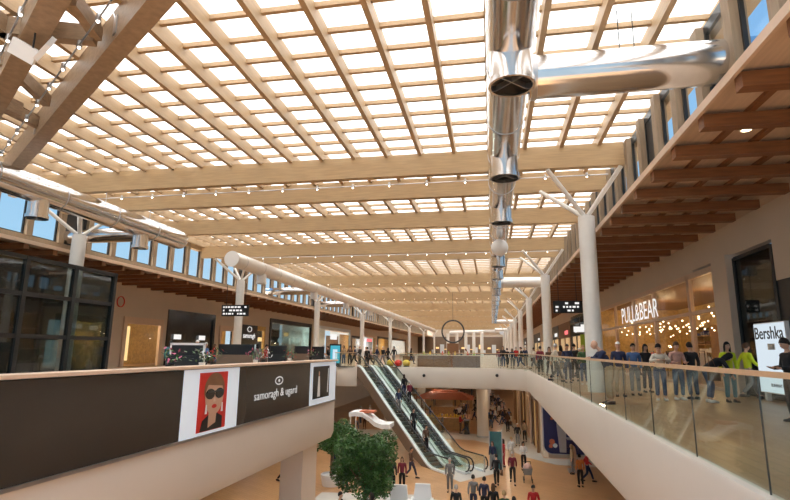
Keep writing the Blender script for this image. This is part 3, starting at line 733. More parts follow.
# portrait poster
ra, rb = onface(199.5,366)[0], onface(227,366)[0]
po = panel(rb, ra, ZB0+.06, ZB1-.07, .20, .212, 'red', 'portrait_poster')
cs = (ra+rb)/2-.02; wp = ra-rb; zc = ZB0+.72
fig([(cs-wp*.34,ZB0+.07),(cs+wp*.42,ZB0+.07),(cs+wp*.36,ZB0+.27),(cs+wp*.1,ZB0+.40),(cs-wp*.1,ZB0+.40),(cs-wp*.34,ZB0+.30)], .213, 'black', po, 'printed_jacket')
fig([(cs-wp*.10,ZB0+.2),(cs+wp*.16,ZB0+.12),(cs+wp*.16,ZB0+.45),(cs-wp*.12,ZB0+.45)], .215, 'skin', po, 'printed_neck')
fig(ell(cs,zc+.14,wp*.36,.34,28), .217, 'brown', po, 'printed_hair')
fig(ell(cs,zc,wp*.32,.36,28), .2235, 'skin', po, 'printed_face')
fig(ell(cs,zc+.25,wp*.30,.13,20,0,180)+[(cs-wp*.30,zc+.2)], .230, 'brown', po, 'printed_hairline')
for s_ in (-1, 1):
    fig(ell(cs+s_*wp*.165,zc+.06,wp*.16,.105,18), .231, 'black_gloss', po, 'printed_sunglass_lens')
    fig([(cs+s_*wp*.27,zc-.14),(cs+s_*wp*.30,zc-.14),(cs+s_*wp*.32,zc-.32),(cs+s_*wp*.25,zc-.32)], .2345, 'white', po, 'printed_earring')
fig([(cs-wp*.27,zc+.09),(cs+wp*.27,zc+.09),(cs+wp*.27,zc+.12),(cs-wp*.27,zc+.12)], .2375, 'black', po, 'printed_sunglass_bridge')
fig(ell(cs,zc-.19,wp*.085,.04,14), .231, 'red', po, 'printed_lips')
fig([(cs-.015,zc-.02),(cs+.02,zc-.02),(cs+.04,zc-.10),(cs-.03,zc-.10)], .231, 'edge_trim', po, 'printed_nose')
# logo and name
sl0, ZLG = onface(278,380.5)
tl_ = text('samoragh & ugard', .33, 'logo_grey', bn, gp((onface(253.5,395)[0]+onface(296,390)[0])/2, .195, onface(275,394)[1]), gd, (0,0,1), .004, 'lettering', bold=-.003, width=abs(onface(253.5,395)[0]-onface(296,390)[0]), height=.27)
def ringfig(sc_, zc_, rs, rz, w_, mat, parent, name):
    for k_ in range(24):
        a0, a1 = 2*PI*k_/24, 2*PI*(k_+1)/24
        yield [(sc_+rs*math.cos(a0),zc_+rz*math.sin(a0)),(sc_+rs*math.cos(a1),zc_+rz*math.sin(a1)),(sc_+(rs-w_)*math.cos(a1),zc_+(rz-w_)*math.sin(a1)),(sc_+(rs-w_)*math.cos(a0),zc_+(rz-w_)*math.sin(a0))]
q = MB()
for pts in ringfig(sl0-.02, ZLG, .24, .11, .03, 'sign_white', bn, 'logo'):
    A = [gp(s,.195,z) for s, z in pts]+[gp(s,.2,z) for s, z in pts]; q.add(A, [(0,1,2,3),(7,6,5,4),(0,4,5,1),(1,5,6,2),(2,6,7,3),(3,7,4,0)])
A = [gp(sl0-.02+.05*math.cos(PI*k_/4),.195,ZLG+.04*math.sin(PI*k_/4)) for k_ in range(8)]
q.add(A+[p+gn*.005 for p in A], [tuple(range(8)), tuple(range(15,7,-1))]+[(i,(i+1)%8,8+(i+1)%8,8+i) for i in range(8)])
q.build('eye_logo', 'logo_grey', bn)
# ledge on top
lg = MB(); lg.hexa([gp(16.2,-.12,1.0),gp(-.05,-.12,1.0),gp(-.05,.26,1.0),gp(16.2,.26,1.0),gp(16.2,-.12,1.05),gp(-.05,-.12,1.05),gp(-.05,.26,1.05),gp(16.2,.26,1.05)])
tag(lg.build('handrail_ledge', 'edge_trim'), 'long pale beige ledge topping the dark banner on the near left gallery', 'ledge')
pw = MB(); pw.hexa([gp(16.2,-.1,.02),gp(.0,-.1,.02),gp(.0,.09,.02),gp(16.2,.09,.02),gp(16.2,-.1,.99),gp(.0,-.1,.99),gp(.0,.09,.99),gp(16.2,.09,.99)])
struct(pw, 'wall_parapet', 'cream')
# supporting pier under the gallery corner
struct(MB().hexa([(-6.7,16.5,ZG),(-5.9,16.3,ZG),(-5.85,17.5,ZG),(-6.7,17.5,ZG),(-6.7,16.5,-1.6),(-5.9,16.3,-1.6),(-5.85,17.5,-1.6),(-6.7,17.5,-1.6)]), 'wall_pier', 'cream')
# cafe booths behind the ledge
for i, (px, wd) in enumerate(((187,1.4),(236,1.7),(278,1.0),(302,1.0),(318,.9))):
    p = at(px, 350, x=-11.0-.2*i); x, y = p.x, p.y
    t = empty('cafe_booth', (x,y,0), 'black framed cafe booth with dark back panel behind the banner ledge, %s from left' % nth(i), 'booth', 'cafe booths behind the banner ledge')
    MB().box(x-wd/2,x-wd/2+.06,y,y+.06,0,1.55).box(x+wd/2-.06,x+wd/2,y,y+.06,0,1.55).box(x-wd/2,x+wd/2,y,y+.06,1.5,1.58).build('frame', 'dark_metal' if i else 'white', t)
    MB().box(x-wd/2+.06,x+wd/2-.06,y+.02,y+.04,.9,1.5).build('back_panel', 'black', t)
    MB().box(x-wd/2,x+wd/2,y-.6,y,.0,.48).box(x-wd/2,x+wd/2,y-.12,y,.48,1.12).build('bench_seat', 'truss' if i%2 else 'dark_metal', t)

for i, (px, xx) in enumerate(((172,-9.0),(203,-9.3),(214,-9.6),(256,-9.8),(264,-10.0),(290,-10.2),(311,-10.4))):
    p = at(px, 352, x=xx); x, y = p.x, p.y
    t = empty('flower_table', (x,y,0), 'small cafe table with flowers and leaves behind the banner ledge, %s from the left' % nth(i), 'table', 'flower tables behind the banner ledge')
    MB().cyl((x,y,0),(x,y,.04),.25).cyl((x,y,.04),(x,y,.74),.03).build('pedestal','dark_metal',t); MB().cyl((x,y,.74),(x,y,.78),.4,n=18).build('table_top','rail_wood',t)
    MB().lathe((x,y,.78),[(.001,0),(.08,0),(.11,.16),(.09,.16)],12).build('vase','white' if i%2 else 'black',t)
    q = MB(); q2 = MB()
    for j in range(46):
        c = Vector((x+R.gauss(0,.16), y+R.gauss(0,.16), .98+R.uniform(0,.42))); d = Vector((R.uniform(-1,1),R.uniform(-1,1),R.uniform(-.3,1))).normalized()*.09; e_ = d.cross(Vector((0,0,1)))*.5
        (q if j%3 else q2).add([c-d,c+e_,c+d,c-e_],[(0,1,2,3)])
    q.build('leaves','leaf2',t); q2.build('blossoms',['pinkish','poster_white','red'][i%3],t)
for i, (p, lab) in enumerate(((at(424,375.5,y=43.1),'small black dome camera on the bridge fascia left of the middle'),(at(497,375.5,y=43.1),'small black dome camera on the bridge fascia right of the middle'))):
    tag(MB().sph(p,.13,10,8).build('dome_camera','black',smooth=True), lab, 'camera')
# ------------------------------------------------------------------ escalators
S0 = Vector((-11.15, 43.1, 0)); ed = Vector((.644, -.765, 0)); en = Vector((.765, .644, 0))
def escalator(off, label):
    W = 1.25; o0 = S0+en*(off+W/2)
    def P(s, n, z): q = o0+ed*s+en*n; return Vector((q.x, q.y, z))
    s1, s2, s3 = .5, .5+10.39, 13.3      # top landing, incline, bottom landing
    def zs(s):
        t = (s-s1)
        if t <= 0: return 0
        if s >= s2: return ZG
        return -(s-s1)*6/(s2-s1)
    root = empty('escalator', tuple(P(0,0,ZG)), label, 'escalator')
    prof = [0, s1, s1+.4, s2-.4, s2, s3]
    def zz(s):   # smoothed
        return (zs(s-.25)+zs(s+.25))/2
    ss = [0,.3,.5,.7,1.0,2,4,6,8,10,10.4,10.7,10.9,11.2,11.6,12.4,13.2]
    tr = MB()
    for a, b in zip(ss[:-1], ss[1:]):
        za, zb = zz(a), zz(b); da = .95 if a < 10 else max(.02, .95-(a-10)*.8); db = .95 if b < 10 else max(.02, .95-(b-10)*.8)
        for n0, n1 in ((-W/2,-W/2+.05),(W/2-.05,W/2)):
            tr.hexa([P(a,n0,za-da+.0),P(b,n0,max(ZG,zb-db)),P(b,n1,max(ZG,zb-db)),P(a,n1,za-da),P(a,n0,za+.02),P(b,n0,zb+.02),P(b,n1,zb+.02),P(a,n1,za+.02)])
        tr.add([P(a,-W/2,za-da),P(b,-W/2,max(ZG,zb-db)),P(b,W/2,max(ZG,zb-db)),P(a,W/2,za-da)], [(0,1,2,3)])
    tr.build('truss_cladding', 'truss', root)
    dk = MB()
    for n0, n1 in ((-W/2-.03,-W/2+.19),(W/2-.19,W/2+.03)):
        for a, b in zip(ss[:-1], ss[1:]):
            dk.hexa([P(a,n0,zz(a)+.02),P(b,n0,zz(b)+.02),P(b,n1,zz(b)+.02),P(a,n1,zz(a)+.02),P(a,n0,zz(a)+.14),P(b,n0,zz(b)+.14),P(b,n1,zz(b)+.14),P(a,n1,zz(a)+.14)])
    dk.build('skirt_deck', 'deck_white', root)
    for n in (-W/2+.07, W/2-.07):
        g = MB(); hr = []
        for a, b in zip(ss[:-1], ss[1:]):
            g.hexa([P(a,n-.006,zz(a)+.14),P(b,n-.006,zz(b)+.14),P(b,n+.006,zz(b)+.14),P(a,n+.006,zz(a)+.14),P(a,n-.006,zz(a)+.92),P(b,n-.006,zz(b)+.92),P(b,n+.006,zz(b)+.92),P(a,n+.006,zz(a)+.92)])
        g.build('glass_balustrade', 'rail_glass', root)
        pts = [P(s,n,zz(s)+.95) for s in ss]
        pts += [P(13.2+.36*math.sin(t),n,ZG+.56+.39*math.cos(t)) for t in (PI/5,2*PI/5,3*PI/5,4*PI/5,PI)]
        MB().tube(pts, .045, 8).build('handrail', 'rubber', root, smooth=True)
    i = 0; s = .1
    while s < s3-.1:
        st = MB(); z = zz(s+.2)+.0
        st.box(-.2,.2,-.42,.42,-.18,0)
        st.v = [P(s+.2+v.x, v.y, z+v.z-.02) for v in st.v]
        o = st.build('step', 'step_metal', root); s += .405; i += 1
    return P, zz
E1 = escalator(0.0, 'left hand escalator running down from the bridge to the ground floor')
E2 = escalator(1.42, 'right hand escalator running down from the bridge to the ground floor')

# ------------------------------------------------------------------ far deck and bridge objects
kb = empty('bar_kiosk', (-3.7,46.5,0), 'long dark bar counter with a pale top on the bridge', 'kiosk')
x0 = at(418,362,y=46).x; x1 = at(480,362,y=46).x
MB().box(x0,x1,45.6,47.2,0,.95).build('counter', 'brown', kb); MB().box(x0-.1,x1+.1,45.5,47.3,.95,1.02).build('worktop', 'edge_trim', kb)
for i in range(9):
    xx = x0+.5+i*(x1-x0-1)/8
    tag(MB().lathe((xx,46.2,1.02), [(.001,0),(.09,0),(.09,.16),(.035,.22),(.035,.32),(.001,.32)], 10).build('bottle', ['green','yellow','dark_metal','red'][i%4]), 'small bottles standing on the bar counter on the bridge', 'bottle', 'bottles on the bridge bar')
tp = at(335,357,y=41.5)
tt = empty('screen_totem', (at(335,357,y=43.4).x,43.4,0), 'black totem with a glowing cyan screen on the bridge left of the escalators', 'totem')
X = tt.location.x
MB().box(X-.5,X+.5,43.4,43.55,0,1.85).build('case', 'black', tt); MB().box(X-.42,X+.42,43.38,43.4,.25,1.72).build('screen', 'screen', tt)
MB().box(X-.2,X+.2,43.365,43.38,.6,1.4).build('screen_image', 'screen_white', tt)
for i, px in enumerate((390,398,406)):
    X = at(px,362,y=44.6).x; t = empty('play_seat', (X,44.8,0), 'low padded seat right of the escalator tops, %s one' % ('yellow left','red middle','yellow right')[i], 'seat', 'padded seats on the bridge')
    MB().sph((X,44.8,.3),.34,14,8,(1,.9,.85)).build('cushion', ['yellow','red','yellow'][i], t, smooth=True); MB().cyl((X,44.8,0),(X,44.8,.08),.25).build('base', 'black', t)
# ring chandelier
rc = empty('ring_ornament', (-4.33,60,3.9), 'large dark upright ring hanging over the far deck', 'ornament')
pts = [Vector((-4.33+1.25*math.cos(2*PI*i/40),60,3.55+1.25*math.sin(2*PI*i/40))) for i in range(41)]
MB().tube(pts,.09,8).build('ring', 'dark_metal', rc, smooth=True); MB().cyl((-4.33,60,4.8),(-4.33,60,8.0),.02).build('wire', 'dark_metal', rc)
st = MB().box(-5.0,-3.7,59.5,60.5,0,2.2); tag(st.build('ring_plinth', 'brown'), 'brown plinth standing under the large dark ring', 'plinth')
# far left curve: pale ducts, columns and frontages closing the end of the hall
tag(MB().cyl((-14,184,7.4),(3,160,7.0),.8,n=20).build('curved_duct','white_duct',smooth=True), 'pale duct crossing the far end of the hall towards the right columns', 'duct')
for i, px in enumerate((448,457,466,474,482)):
    p = at(px, 350, y=150-i*4)
    tag(MB().cyl((p.x,p.y,0),(p.x,p.y,6.2),.42,n=14).build('round_column','white_paint',smooth=True), 'slim pale column at the far end of the hall, %s from the left' % nth(i), 'column', 'slim columns at the far end')
eb = MB().box(-26,5,186,186.4,0,6.2); struct(eb, 'wall_far.001', 'truss')
for i in range(16):
    tag(MB().box(-21+i*1.5,-20.2+i*1.5+.3*(i%3),185.7,186,.6+(i%2)*1.4,1.7+(i%3)*.9).build('far_shop_window','window_light' if i%2 else 'poster_white'), 'lit shop windows across the far end of the hall', 'window', 'lit windows at the far end')
# planters on the deck
for i, (px, y) in enumerate(((371,75),(425,58),(436,55),(409,70))):
    X = at(px,350,y=y).x; t = empty('planter', (X,y,0), 'planter box with green leaves on the far deck, %s from the left' % nth([0,2,3,1][i]), 'planter', 'planters on the far deck')
    MB().box(X-.8,X+.8,y-.3,y+.3,0,.6).build('box','brown',t)
    q = MB()
    for j in range(60):
        c = Vector((X+R.uniform(-.75,.75), y+R.uniform(-.25,.25), .6+R.uniform(0,.5))); d = Vector((R.uniform(-1,1),R.uniform(-1,1),R.uniform(-.3,1))).normalized()*.16; e_ = d.cross(Vector((0,0,1)))*.5
        q.add([c-d,c+e_,c+d,c-e_],[(0,1,2,3)])
    q.build('leaves','leaf2',t)

# ------------------------------------------------------------------ ground floor
for i, (x, y) in enumerate(((-.96,48.3),(-9.5,49),(-8.5,64),(-.9,66),(-.8,84))):
    t = empty('round_pillar', (x,y,ZG), 'round cream pillar under the bridge, %s' % ('the front one near the info panel','left behind the escalators','left and farther back','directly behind the front one','deepest under the deck')[i], 'pillar')
    MB().cyl((x,y,ZG),(x,y,-1.5),.5,n=28).build('shaft','cream',t,smooth=True); MB().cyl((x,y,ZG),(x,y,ZG+.12),.54,n=28).build('base_ring','steel_dull',t,smooth=True)
struct(MB().box(-40,30,108,108.3,ZG,-1.5), 'wall_far.002', 'brown')
struct(MB().box(-20.3,-20,45,108,ZG,-1.5), 'wall_left.002', 'wall_cream')
struct(MB().box(-22.3,-22,-6,45,ZG,-.2), 'wall_left.003', 'wall_cream')
struct(MB().box(9.2,9.5,-4,40,ZG,-1.5), 'wall_right.003', 'wall_cream')
# corner shop with the navy poster, then a receding row of fronts
struct(MB().prism([(3.45,40.6),(3.8,40.3),(9.2,40.3),(9.2,62),(2.3,62)], ZG, -1.5), 'wall_right.004', 'wall_cream')
pn = empty('window_poster', (4.7,40.2,ZG), 'large navy poster panel with a standing figure and pink blossoms on the ground floor corner', 'poster')
c8 = [(3.5+.55-.55*math.cos(a), ZG+.3+.55-.55*math.sin(a)) for a in [PI/2*j/8 for j in range(9)]]
def vpanel(pts, y0, y1, mat, name, parent):
    n = len(pts); q = MB().add([(x,y0,z) for x,z in pts]+[(x,y1,z) for x,z in pts], [tuple(range(n)), tuple(range(2*n-1,n-1,-1))]+[(i,(i+1)%n,n+(i+1)%n,n+i) for i in range(n)])
    return q.build(name, mat, parent)
vpanel([(3.42,-1.9)]+[(x-.08,z) if x < 3.6 else (x,z-.08) for x,z in c8]+[(6.3,ZG+.22),(6.3,-1.9)], 40.2, 40.3, 'steel_dull', 'frame', pn)
vpanel([(3.5,-2)]+c8+[(6.2,ZG+.3),(6.2,-2)], 40.16, 40.2, 'navy', 'poster_sheet', pn)
vpanel([(4.55,ZG+.4),(5.0,ZG+.4),(5.05,-3.9),(5.2,-3.6),(4.9,-3.35),(4.5,-3.4),(4.4,-3.7)], 40.145, 40.155, 'steel_dull', 'printed_figure', pn)
for x, z, r in ((4.05,-4.9,.2),(4.25,-5.15,.16),(3.95,-5.2,.14),(4.1,-3.3,.12),(4.25,-2.9,.1),(5.5,-4.4,.13),(3.9,-2.7,.15)):
    vpanel([(x+r*math.cos(2*PI*j/8),z+r*math.sin(2*PI*j/8)) for j in range(8)], 40.145, 40.155, 'orange_canopy' if x < 4.2 else 'poster_white', 'printed_blossom', pn)
for i in range(5):
    y = 42+i*4; x = 3.3-(y-41)*.055
    t = empty('shopfront', (x,y,ZG), 'warm brown ground floor shopfront bay beside the crowd, %s behind the navy poster' % nth(i), 'shopfront')
    MB().box(x-.12,x+.05,y-.2,y+.15,ZG,-1.55).box(x-.12,x+.05,y+2.9,y+3.2,ZG,-1.55).box(x-.1,x+.05,y,y+3,-2.4,-1.55).build('frame','edge_trim' if i%2 else 'brown',t)
    MB().box(x-.02,x,y+.15,y+2.9,ZG,-2.4).build('lit_window','shop_wood' if i%2 else 'shop_back',t)
# kiosk with red canopy
kk = empty('market_kiosk', (-4.6,52.5,ZG), 'wooden counter kiosk with a wide red brown canopy under the bridge', 'kiosk')
MB().box(-6.9,-2.3,51.2,51.5,ZG,ZG+1.1).box(-2.6,-2.3,51.5,54.5,ZG,ZG+1.1).box(-6.9,-6.6,51.5,54.5,ZG,ZG+1.1).build('counter','shop_wood',kk)
MB().box(-7.0,-2.2,51.1,51.6,ZG+1.1,ZG+1.16).box(-2.7,-2.2,51.6,54.6,ZG+1.1,ZG+1.16).build('worktop','rail_wood',kk)
for x, y in ((-6.8,51.4),(-2.4,51.4),(-6.8,54.4),(-2.4,54.4)): MB().cyl((x,y,ZG+1.1),(x,y,-3.1),.05,n=8).build('post','brown',kk)
q = MB().hexa([(-7.5,50.6,-3.15),(-1.9,50.6,-3.15),(-1.9,55.2,-3.15),(-7.5,55.2,-3.15),(-6.4,52.2,-2.65),(-3,52.2,-2.65),(-3,53.6,-2.65),(-6.4,53.6,-2.65)]); q.build('canopy','orange_canopy',kk)
q = MB()
for j in range(24): q.box(-6.6+j*.17,-6.5+j*.17,51.3+R.uniform(-.1,.1),51.45,ZG+1.16,ZG+1.16+R.uniform(.1,.35))
q.build('goods','yellow',kk)['kind'] = 'stuff'
plight((-4.6,53,-3.5), 90, (1,.8,.6))
for i, (x, y, mt, lab) in enumerate(((-9.4,57,'brown','brown market stall left of the canopy kiosk'),(-5.5,62,'orange_canopy','red market stall behind the canopy kiosk'),(-8.8,68,'shop_wood','wooden market stall deep under the deck'),(-4,72,'brown','dark market stall farthest under the deck'))):
    t = empty('market_stall', (x,y,ZG), lab, 'stall')
    MB().box(x-1.3,x+1.3,y-.8,y+.8,ZG,ZG+1.1).build('counter','shop_wood',t); MB().box(x-1.5,x+1.5,y-1,y+1,ZG+2.6,ZG+2.9).build('roof',mt,t)
    for sx, sy in ((-1,-1),(1,-1),(-1,1),(1,1)): MB().cyl((x+sx*1.2,y+sy*.7,ZG+1.1),(x+sx*1.2,y+sy*.7,ZG+2.6),.04,n=6).build('post','dark_metal',t)
# info pylon
py = empty('info_panel', (.08,35.6,ZG), 'upright teal glass info panel right of the escalator foot', 'panel')
MB().box(-.28,.45,35.55,35.63,ZG,ZG+2.3).build('panel','teal_panel',py); MB().box(-.34,-.28,35.5,35.68,ZG,ZG+2.35).box(.45,.51,35.5,35.68,ZG,ZG+2.35).build('frame','steel_dull',py)
py['label'] = 'upright teal glass info panel right of the escalator foot'
bo = MB().cyl((-.62,34.6,ZG),(-.62,34.6,ZG+1.0),.05,n=10).build('bollard','steel_dull',smooth=True); tag(bo,'thin steel post between the escalator foot and the teal panel','post')
# white curved play canopy
cv = empty('curved_canopy', (-8.4,35.5,ZG), 'white wave shaped canopy on thin legs between the tree and the escalator', 'canopy')
q = MB(); pr = [(-9.55,-2.75),(-9.1,-2.7),(-8.6,-2.75),(-8.2,-2.98),(-7.8,-3.3),(-7.3,-3.45),(-6.75,-3.43)]
for (xa,za),(xb,zb) in zip(pr[:-1],pr[1:]):
    q.hexa([(xa,35,za-.28),(xb,35,zb-.28),(xb,36.6,zb-.28),(xa,36.6,za-.28),(xa,35,za),(xb,35,zb),(xb,36.6,zb),(xa,36.6,za)])
q.build('roof_slab','white',cv)
for x in (-9.45,-6.95):
    for y in (35.1,36.5): MB().cyl((x,y,ZG),(x,y,-3.0 if x < -9 else -3.7),.05,n=8).build('leg','white',cv)
MB().box(-8.9,-7.9,35.3,36.2,-2.78,-2.66).build('skylight_frame','orange_canopy',cv)
# white lounge blocks near the bottom edge
for i, (x, y, lab) in enumerate(((-4.4,24.9,'white high backed lounge seat near the tree at the bottom'),(-3.35,25.3,'white high backed lounge seat facing the escalator foot'))):
    t = empty('lounge_seat', (x,y,ZG), lab, 'seat')
    MB().box(x-.45,x+.45,y-.35,y+.4,ZG+.12,ZG+.45).build('seat','white',t)
    MB().hexa([(x-.45,y+.3,ZG+.45),(x+.45,y+.3,ZG+.45),(x+.45,y+.42,ZG+.45),(x-.45,y+.42,ZG+.45),(x-.35,y+.38,ZG+1.25),(x+.35,y+.38,ZG+1.25),(x+.35,y+.5,ZG+1.25),(x-.35,y+.5,ZG+1.25)]).build('backrest','white',t)
    for sx in (-1,1): MB().box(x+sx*.45-.06,x+sx*.45+.06,y-.35,y+.4,ZG+.12,ZG+.68).build('armrest','white',t)
    MB().box(x-.4,x+.4,y-.3,y+.35,ZG,ZG+.12).build('base','dark_metal',t)
# trees
def tree(x, y, zc, rad, n, label, seed, zs=1.0):
    rr = random.Random(seed); t = empty('indoor_tree', (x,y,ZG), label, 'tree')
    p = MB(); p.cyl((x,y,ZG+.5),(x,y,zc-.2),.11,.07,n=10)
    for i in range(7):
        a = i*.9; p.cyl((x,y,zc-rad*.8+.1*i),(x+math.cos(a)*rad*.65,y+math.sin(a)*rad*.65,zc+rad*.1+.08*i),.04,.015,n=6)
    p.build('trunk','trunk',t,smooth=True)
    MB().lathe((x,y,ZG),[(.001,0),(.5,0),(.62,.6),(.56,.6),(.54,.5),(.001,.5)],20).build('pot','white',t,smooth=True)
    lobes = [(Vector((rr.uniform(-1,1),rr.uniform(-1,1),rr.uniform(-.8,1)))) for _ in range(26)]
    lobes = [(v.normalized()*rr.uniform(.35,.8)*rad) for v in lobes]
    for mt, nn in (('leaf', n), ('leaf2', n//4)):
        q = MB()
        for i in range(nn):
            lb_ = rr.choice(lobes); d = Vector((rr.gauss(0,1),rr.gauss(0,1),rr.gauss(0,1))).normalized()*rad*.36*rr.uniform(.6,1.0)
            c = Vector((x,y,zc))+Vector((lb_.x+d.x,lb_.y+d.y,(lb_.z+d.z)*zs))
            u = Vector((rr.gauss(0,1),rr.gauss(0,1),rr.gauss(0,.6))).normalized()*rr.uniform(.06,.10); v = u.cross(Vector((rr.gauss(0,1),rr.gauss(0,1),rr.gauss(0,1)))).normalized()*.035
            q.add([c-u,c+v,c+u,c-v],[(0,1,2,3)])
        q.build('foliage' if mt == 'leaf' else 'young_foliage', mt, t)
tree(-5.72,24.0,-3.72,1.72,13000,'round leafy green tree in the foreground of the ground floor beside the escalator',3)
tree(-8.95,29.5,-3.4,1.2,4000,'smaller green tree behind the round one near the gallery pier',5)

# under-deck lights
for i, (x, y) in enumerate([(a, b) for b in (47,54,62,72,84) for a in (-12,-6,0.8)]):
    plight((x,y,-1.75), 55, (1,.85,.65), .12)
for i, (x, y) in enumerate([(a, b) for b in (47,52,57,63) for a in (-9,-4,0.9)]):
    o = MB().lathe((x,y,-1.5), [(.001,-.03),(.12,-.03),(.14,0)], 12).build('downlight','bulb'); tag(o,'small round lights in the ceiling under the bridge','light','downlights under the bridge')

# ------------------------------------------------------------------ people
def skin_mesh(nodes, edges, rad, root=0, sub=1, yscale=None):
    me = bpy.data.meshes.new('sk'); me.from_pydata(nodes, edges, []); me.update()
    ob = bpy.data.objects.new('sk', me); C.objects.link(ob)
    md = ob.modifiers.new('Skin', 'SKIN'); md.use_smooth_shade = True
    sv = me.skin_vertices[0].data
    for i, r in enumerate(rad): sv[i].radius = (r, r) if not isinstance(r, tuple) else r; sv[i].use_root = (i == root)
    if sub: s = ob.modifiers.new('Sub', 'SUBSURF'); s.levels = sub; s.render_levels = sub
    bpy.context.view_layer.update()
    r = bpy.data.meshes.new_from_object(ob.evaluated_get(bpy.context.evaluated_depsgraph_get()))
    bpy.data.objects.remove(ob); return r
class Sk:
    def __init__(s): s.n = []; s.e = []; s.r = []
    def chain(s, pts, start=None):
        prev = start
        for p, r in pts:
            s.n.append(tuple(p)); s.r.append(r); i = len(s.n)-1
            if prev is not None: s.e.append((prev, i))
            prev = i
        return prev
    def make(s, root=0, sub=1): return skin_mesh(s.n, s.e, s.r, root, sub)
def mix(a, b, t): return tuple(a[i]+(b[i]-a[i])*t for i in range(3))
def pose_joints(kind):
    # facing +y; returns joint dict
    J = dict(pel=(0,0,.93), ab=(0,.0,1.08), ch=(0,.0,1.28), nb=(0,-.01,1.455), nk=(0,.01,1.52), hd=(0,.03,1.61))
    for s, sx in (('l',-1),('r',1)):
        J['hp'+s]=(sx*.09,0,.90); J['kn'+s]=(sx*.10,.02,.49); J['an'+s]=(sx*.105,-.02,.09); J['to'+s]=(sx*.12,.13,.035)
        J['sh'+s]=(sx*.168,-.01,1.37); J['el'+s]=(sx*.215,-.04,1.11); J['wr'+s]=(sx*.215,.05,.88); J['hn'+s]=(sx*.205,.08,.80)
    def shift(keys, d): 
        for k_ in keys: J[k_] = tuple(J[k_][i]+d[i] for i in range(3))
    if kind in ('walk','walk2'):
        m = 1 if kind == 'walk' else -1; a, b = ('l','r') if m > 0 else ('r','l')
        J['kn'+a] = (J['kn'+a][0],.20,.50); J['an'+a] = (J['an'+a][0],.32,.10); J['to'+a] = (J['to'+a][0],.46,.09)
        J['kn'+b] = (J['kn'+b][0],-.02,.49); J['an'+b] = (J['an'+b][0],-.33,.16); J['to'+b] = (J['to'+b][0],-.22,.04)
        J['el'+b] = (J['el'+b][0],.06,1.14); J['wr'+b] = (J['wr'+b][0]*.9,.26,1.0); J['hn'+b] = (J['hn'+b][0]*.85,.33,.97)
        J['el'+a] = (J['el'+a][0],-.14,1.15); J['wr'+a] = (J['wr'+a][0],-.18,.91); J['hn'+a] = (J['hn'+a][0],-.17,.83)
    if kind in ('lean','lean2'):      # forearms on a rail in front
        shift(['ab'], (0,.04,0)); shift(['ch'], (0,.12,-.02)); shift(['nb'], (0,.20,-.05)); shift(['nk'], (0,.25,-.06)); shift(['hd'], (0,.29,-.08))
        for s, sx in (('l',-1),('r',1)):
            J['sh'+s] = (sx*.160,.17,1.31); J['el'+s] = (sx*.26,.30,1.15); J['wr'+s] = (sx*.10,.47,1.19); J['hn'+s] = (sx*.03,.51,1.19)
            J['hp'+s] = (sx*.09,-.03,.90)
        if kind == 'lean2': J['hd'] = (.03,.31,1.54)
    if kind == 'bend':
        J.update(pel=(0,-.05,.93), ab=(0,.08,1.04), ch=(0,.28,1.16), nb=(0,.42,1.22), nk=(0,.48,1.25), hd=(0,.58,1.30))
        for s, sx in (('l',-1),('r',1)):
            J['sh'+s] = (sx*.160,.37,1.17); J['el'+s] = (sx*.24,.46,.95); J['wr'+s] = (sx*.20,.56,.78); J['hn'+s] = (sx*.18,.60,.71)
            J['hp'+s] = (sx*.09,-.05,.90); J['kn'+s] = (sx*.11,.05,.49)
    if kind == 'hold':         # hands in front (phone, pram)
        for s, sx in (('l',-1),('r',1)):
            J['el'+s] = (sx*.23,.02,1.12); J['wr'+s] = (sx*.14,.25,1.10); J['hn'+s] = (sx*.12,.33,1.12)
    return J
def head_geo(c, yaw=0, pitch=0):
    q = MB(); n, m = 20, 14; vs = []; fs = []
    for k_ in range(m+1):
        th = PI*k_/m; zz = -math.cos(th)
        for i in range(n):
            a = 2*PI*i/n; x = math.sin(th)*math.cos(a); y = math.sin(th)*math.sin(a); z = zz
            X = x*.074; Y = y*.094; Z = z*.118
            if z < 0: X *= 1-.28*(-z); Y = Y*(1-.15*(-z))+.012*(-z)     # jaw narrows
            if y > .8 and abs(x) < .3: 
                if -.35 < z < .12: Y += .020*(1-abs(x)/.3)*(1-abs(z+.2)/.35 if abs(z+.2) < .35 else 0)   # nose
            if y > .6 and .05 < z < .25 and .2 < abs(x) < .6: Y -= .008     # eye sockets
            vs.append((X, Y, Z))
        
    for k_ in range(m):
        for i in range(n): fs.append((k_*n+i, k_*n+(i+1)%n, (k_+1)*n+(i+1)%n, (k_+1)*n+i))
    q.add(vs, fs)
    for sx in (-1,1): q.sph((sx*.076,-.005,-.005), .026, 8, 6, (.45,.8,1.2))
    mt = Matrix.Rotation(yaw,3,'Z')@Matrix.Rotation(pitch,3,'X')
    q.v = [mt@v+Vector(c) for v in q.v]; return q
def mesh_from(q, name):
    me = bpy.data.meshes.new(name); me.from_pydata([tuple(v) for v in q.v], [], q.f); me.update()
    bm = bmesh.new(); bm.from_mesh(me); bmesh.ops.recalc_face_normals(bm, faces=bm.faces); bm.to_mesh(me); bm.free()
    for p in me.polygons: p.use_smooth = True
    return me
def join_meshes(a, q):
    bm = bmesh.new(); bm.from_mesh(a); b = mesh_from(q, 'tmp'); bm.from_mesh(b); bm.to_mesh(a); bm.free(); bpy.data.meshes.remove(b)
    for p in a.polygons: p.use_smooth = True
    return a
PROTO = {}
